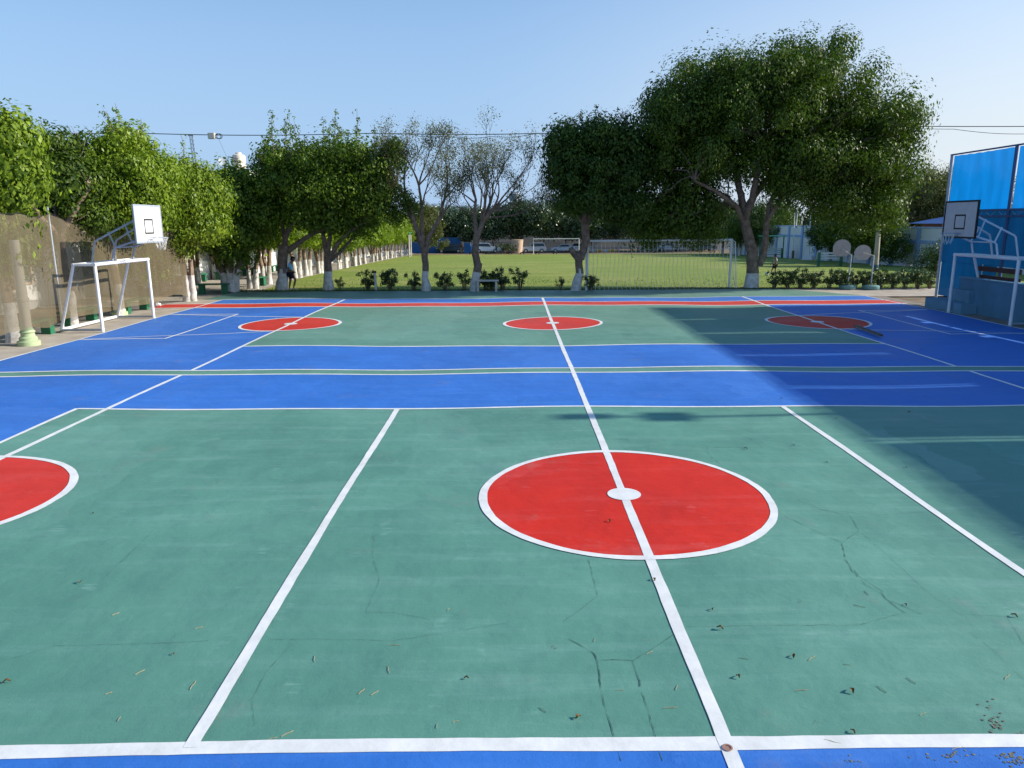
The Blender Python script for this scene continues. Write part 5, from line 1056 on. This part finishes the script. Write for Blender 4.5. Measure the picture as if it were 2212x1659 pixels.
# boundary wall right
rt = empty('boundary_wall', (34.8, 40, 0), 0, 'white boundary wall with pale blue bands and pilasters behind the hedge', 'wall')
yw0, yw1 = -6, 80
g = MB(); g.add([(0, yw0, -1.8), (0, yw1, -1.8), (0, yw1, 2.62), (0, yw0, 2.62), (.25, yw0, -1.8), (.25, yw1, -1.8), (.25, yw1, 2.62), (.25, yw0, 2.62)], [(0, 1, 2, 3), (4, 5, 6, 7), (0, 1, 5, 4), (1, 2, 6, 5), (2, 3, 7, 6), (3, 0, 4, 7)]); g.build('wall', 'wall_white', rt)
MB().box((-.06, yw0, 1.35), (-.004, yw1, 1.62)).build('band', 'pale_blue', rt); MB().box((-.05, yw0, 2.62), (.3, yw1, 2.72)).build('coping', 'pale_blue', rt)
for k in range(20): MB().box((-.12, yw0 + k * 4.3, -1.8), (-.062, yw0 + k * 4.3 + .5, 2.61)).build('pilaster', 'pale_blue', rt)
rt = empty('shed', (38, 62, gz(62)), 0, 'shed with a bright blue pitched roof behind the boundary wall', 'building')
MB().box((0, -10, 0), (7, 8, 3.5)).build('wall', 'brown_board', rt); MB().prism([(-.8, 3.52), (3.5, 4.3), (7.8, 3.52), (3.5, 4.05)], -11, 9).build('roof', 'roof_blue', rt)
# ------------------------------------------------------------------ roof top things far left
Y = 78; p = P(507, 372, Y); rt = empty('far_house', (p.x - 3.2, Y + 3, gz(Y)), 0, 'white flat roofed house behind the left trees under the water tank', 'building'); zr = p.z - gz(Y)
MB().box((-3.0, -3, 0), (4.6, 3, zr)).build('wall', 'wall_white', rt); MB().box((-1.9, -3.02, zr - 1.6), (-.6, -3.001, zr - .6)).build('window', 'window_glass', rt); MB().box((1.4, -3.02, zr - 1.6), (2.7, -3.001, zr - .6)).build('window', 'window_glass', rt)
MB().box((-3.1, -3.1, zr + .003), (4.7, 3.1, zr + .18)).build('parapet', 'wall_cream', rt)
rt = empty('water_tank', (p.x, Y + 1.5, p.z + gz(0) + .18), 0, 'cream ribbed water tank standing on the flat roof', 'tank')
MB().lathe([(.66, 0), (.68, .1), (.66, .5), (.69, .55), (.66, .6), (.66, 1.0), (.69, 1.05), (.66, 1.1), (.66, 1.45), (.60, 1.6), (.30, 1.72)], 28).build('body', 'cream_tank', rt, True); MB().lathe([(.30, 1.72), (.30, 1.84), (.20, 1.88)], 20).build('lid', 'cream_tank', rt, True)
g = MB(); [g.box((-.35 + a * .13, -.675, z), (-.27 + a * .13, -.60, z + .09)) for z in (.85, 1.2) for a in range(5) if (a + int(z * 10)) % 4]; g.build('lettering', 'rust_mark', rt)
q = P(421, 352, Y); t = P(418, 294, Y); rt = empty('antenna_mast', (q.x, Y, q.z - 1), 0, 'thin lattice mast with a small antenna on the far roof', 'antenna'); g = MB(); hh = t.z - q.z + 1
for a in (-.12, .12):
    for c_ in (-.1, .1): g.tube([(a * 1.2, c_, 0), (a * .9 - .15, c_, hh)], .02, 4)
for k in range(9): z = hh * k / 9; g.tube([(-.14, -.1, z), (.12, -.1, z + hh / 9)], .014, 4); g.tube([(-.15, 0, z), (.13, 0, z)], .014, 4)
g.build('mast', 'cable', rt); MB().box((-.42, -.05, hh), (.12, .05, hh + .12)).build('antenna', 'grey_steel', rt)
q = P(481, 352, Y - 1); rt = empty('satellite_dish', q, R(35), 'grey satellite dish on the far roof left of the water tank', 'dish'); dm = MB().lathe([(.02, 0), (.20, .03), (.38, .11), (.46, .18), (.44, .18), (.2, .05)], 20).build('dish', 'grey_steel', rt, True); dm.rotation_euler = (R(65), 0, 0)
MB().tube([(0, 0.1, -1.2), (0, .1, 0)], .03, 6).build('mast', 'grey_steel', rt)
# far block between the half bare trees and behind the dense one
for (px0, px1, py, Yb, lab) in ((1180, 1215, 418, 190, 'pale flat block showing over the far trees left of the dense dark tree'), ):
    a, b_ = P(px0, py, Yb), P(px1, py, Yb); rt = empty('far_building', (a.x, Yb, gz(Yb)), 0, lab, 'building'); MB().box((0, 0, 0), (b_.x - a.x, 6, a.z - gz(Yb))).build('wall', 'wall_cream', rt); MB().box((1, -.03, a.z - gz(Yb) - 2.4), (2.2, -.002, a.z - gz(Yb) - 1)).build('window', 'window_glass', rt)
q = P(1112, 425, 150); rt = empty('water_tower', (q.x, 150, gz(150)), 0, 'dark tank on a mast over the far trees beside the straight half bare tree', 'tank'); zz = q.z - gz(150)
MB().tube([(0, 0, 0), (0, 0, zz - .8)], .15, 8).build('mast', 'grey_steel', rt); MB().lathe([(.2, zz - .9), (1.1, zz - .7), (1.1, zz + .5), (.8, zz + .8)], 16).build('tank', 'grey_steel', rt, True)
q = P(1572, 430, 140); rt = empty('utility_pole', (q.x, 140, gz(140)), 0, 'thin utility pole seen in the gap left of the big trunk', 'pole'); MB().tube([(0, 0, 0), (0, 0, q.z - gz(140) + 3)], .16, 8).build('pole', 'cable', rt); MB().box((-.8, -.06, q.z - gz(140) + 2), (.8, .06, q.z - gz(140) + 2.15)).build('crossarm', 'cable', rt)
# ------------------------------------------------------------------ cables
def cable(pts, Y, r, label):
    w_ = [P(x, y, Y) for x, y in pts]; fine = []
    for a, b_ in zip(w_, w_[1:]):
        n = 12; fine += [a.lerp(b_, i / n) - Vector((0, 0, .10 * math.sin(math.pi * i / n))) for i in range(n)]
    fine.append(w_[-1]); return tag(MB().tube(fine, r, 5).build('cable', 'cable'), label, 'cable', 'overhead cables')
c1 = cable([(-500, 282), (300, 288), (800, 288), (1300, 284), (2000, 273), (2700, 262)], 41.5, .022, 'long dark cable crossing the whole sky above the trees')
cable([(880, 289), (960, 294), (1060, 295), (1160, 288)], 41.45, .014, 'slack thin cable looping under the long one over the half bare trees'); cable([(1850, 265), (2060, 279), (2240, 289), (2700, 300)], 41.8, .014, 'thin cable sagging under the long one right of the big tree')
q = P(457, 293, 41.4); rt = empty('junction_box', q, 0, 'cream junction box with coiled wire hanging from the long cable', 'junction box'); MB().box((-.18, -.1, -.17), (.18, .1, .14)).build('box', 'cream_tank', rt, bevel=.02)
g = MB(); [g.tube([(.33 + .15 * math.cos(t) + k * .04, .02 * k, -.03 + .13 * math.sin(t)) for t in [2 * math.pi * i / 20 for i in range(21)]], .012, 4, cap=False) for k in range(3)]; g.tube([(.35, 0, -.15), (.9, 0, -1.6), (1.3, 0, -3)], .006, 3); g.build('wire_coil', 'cable', rt)
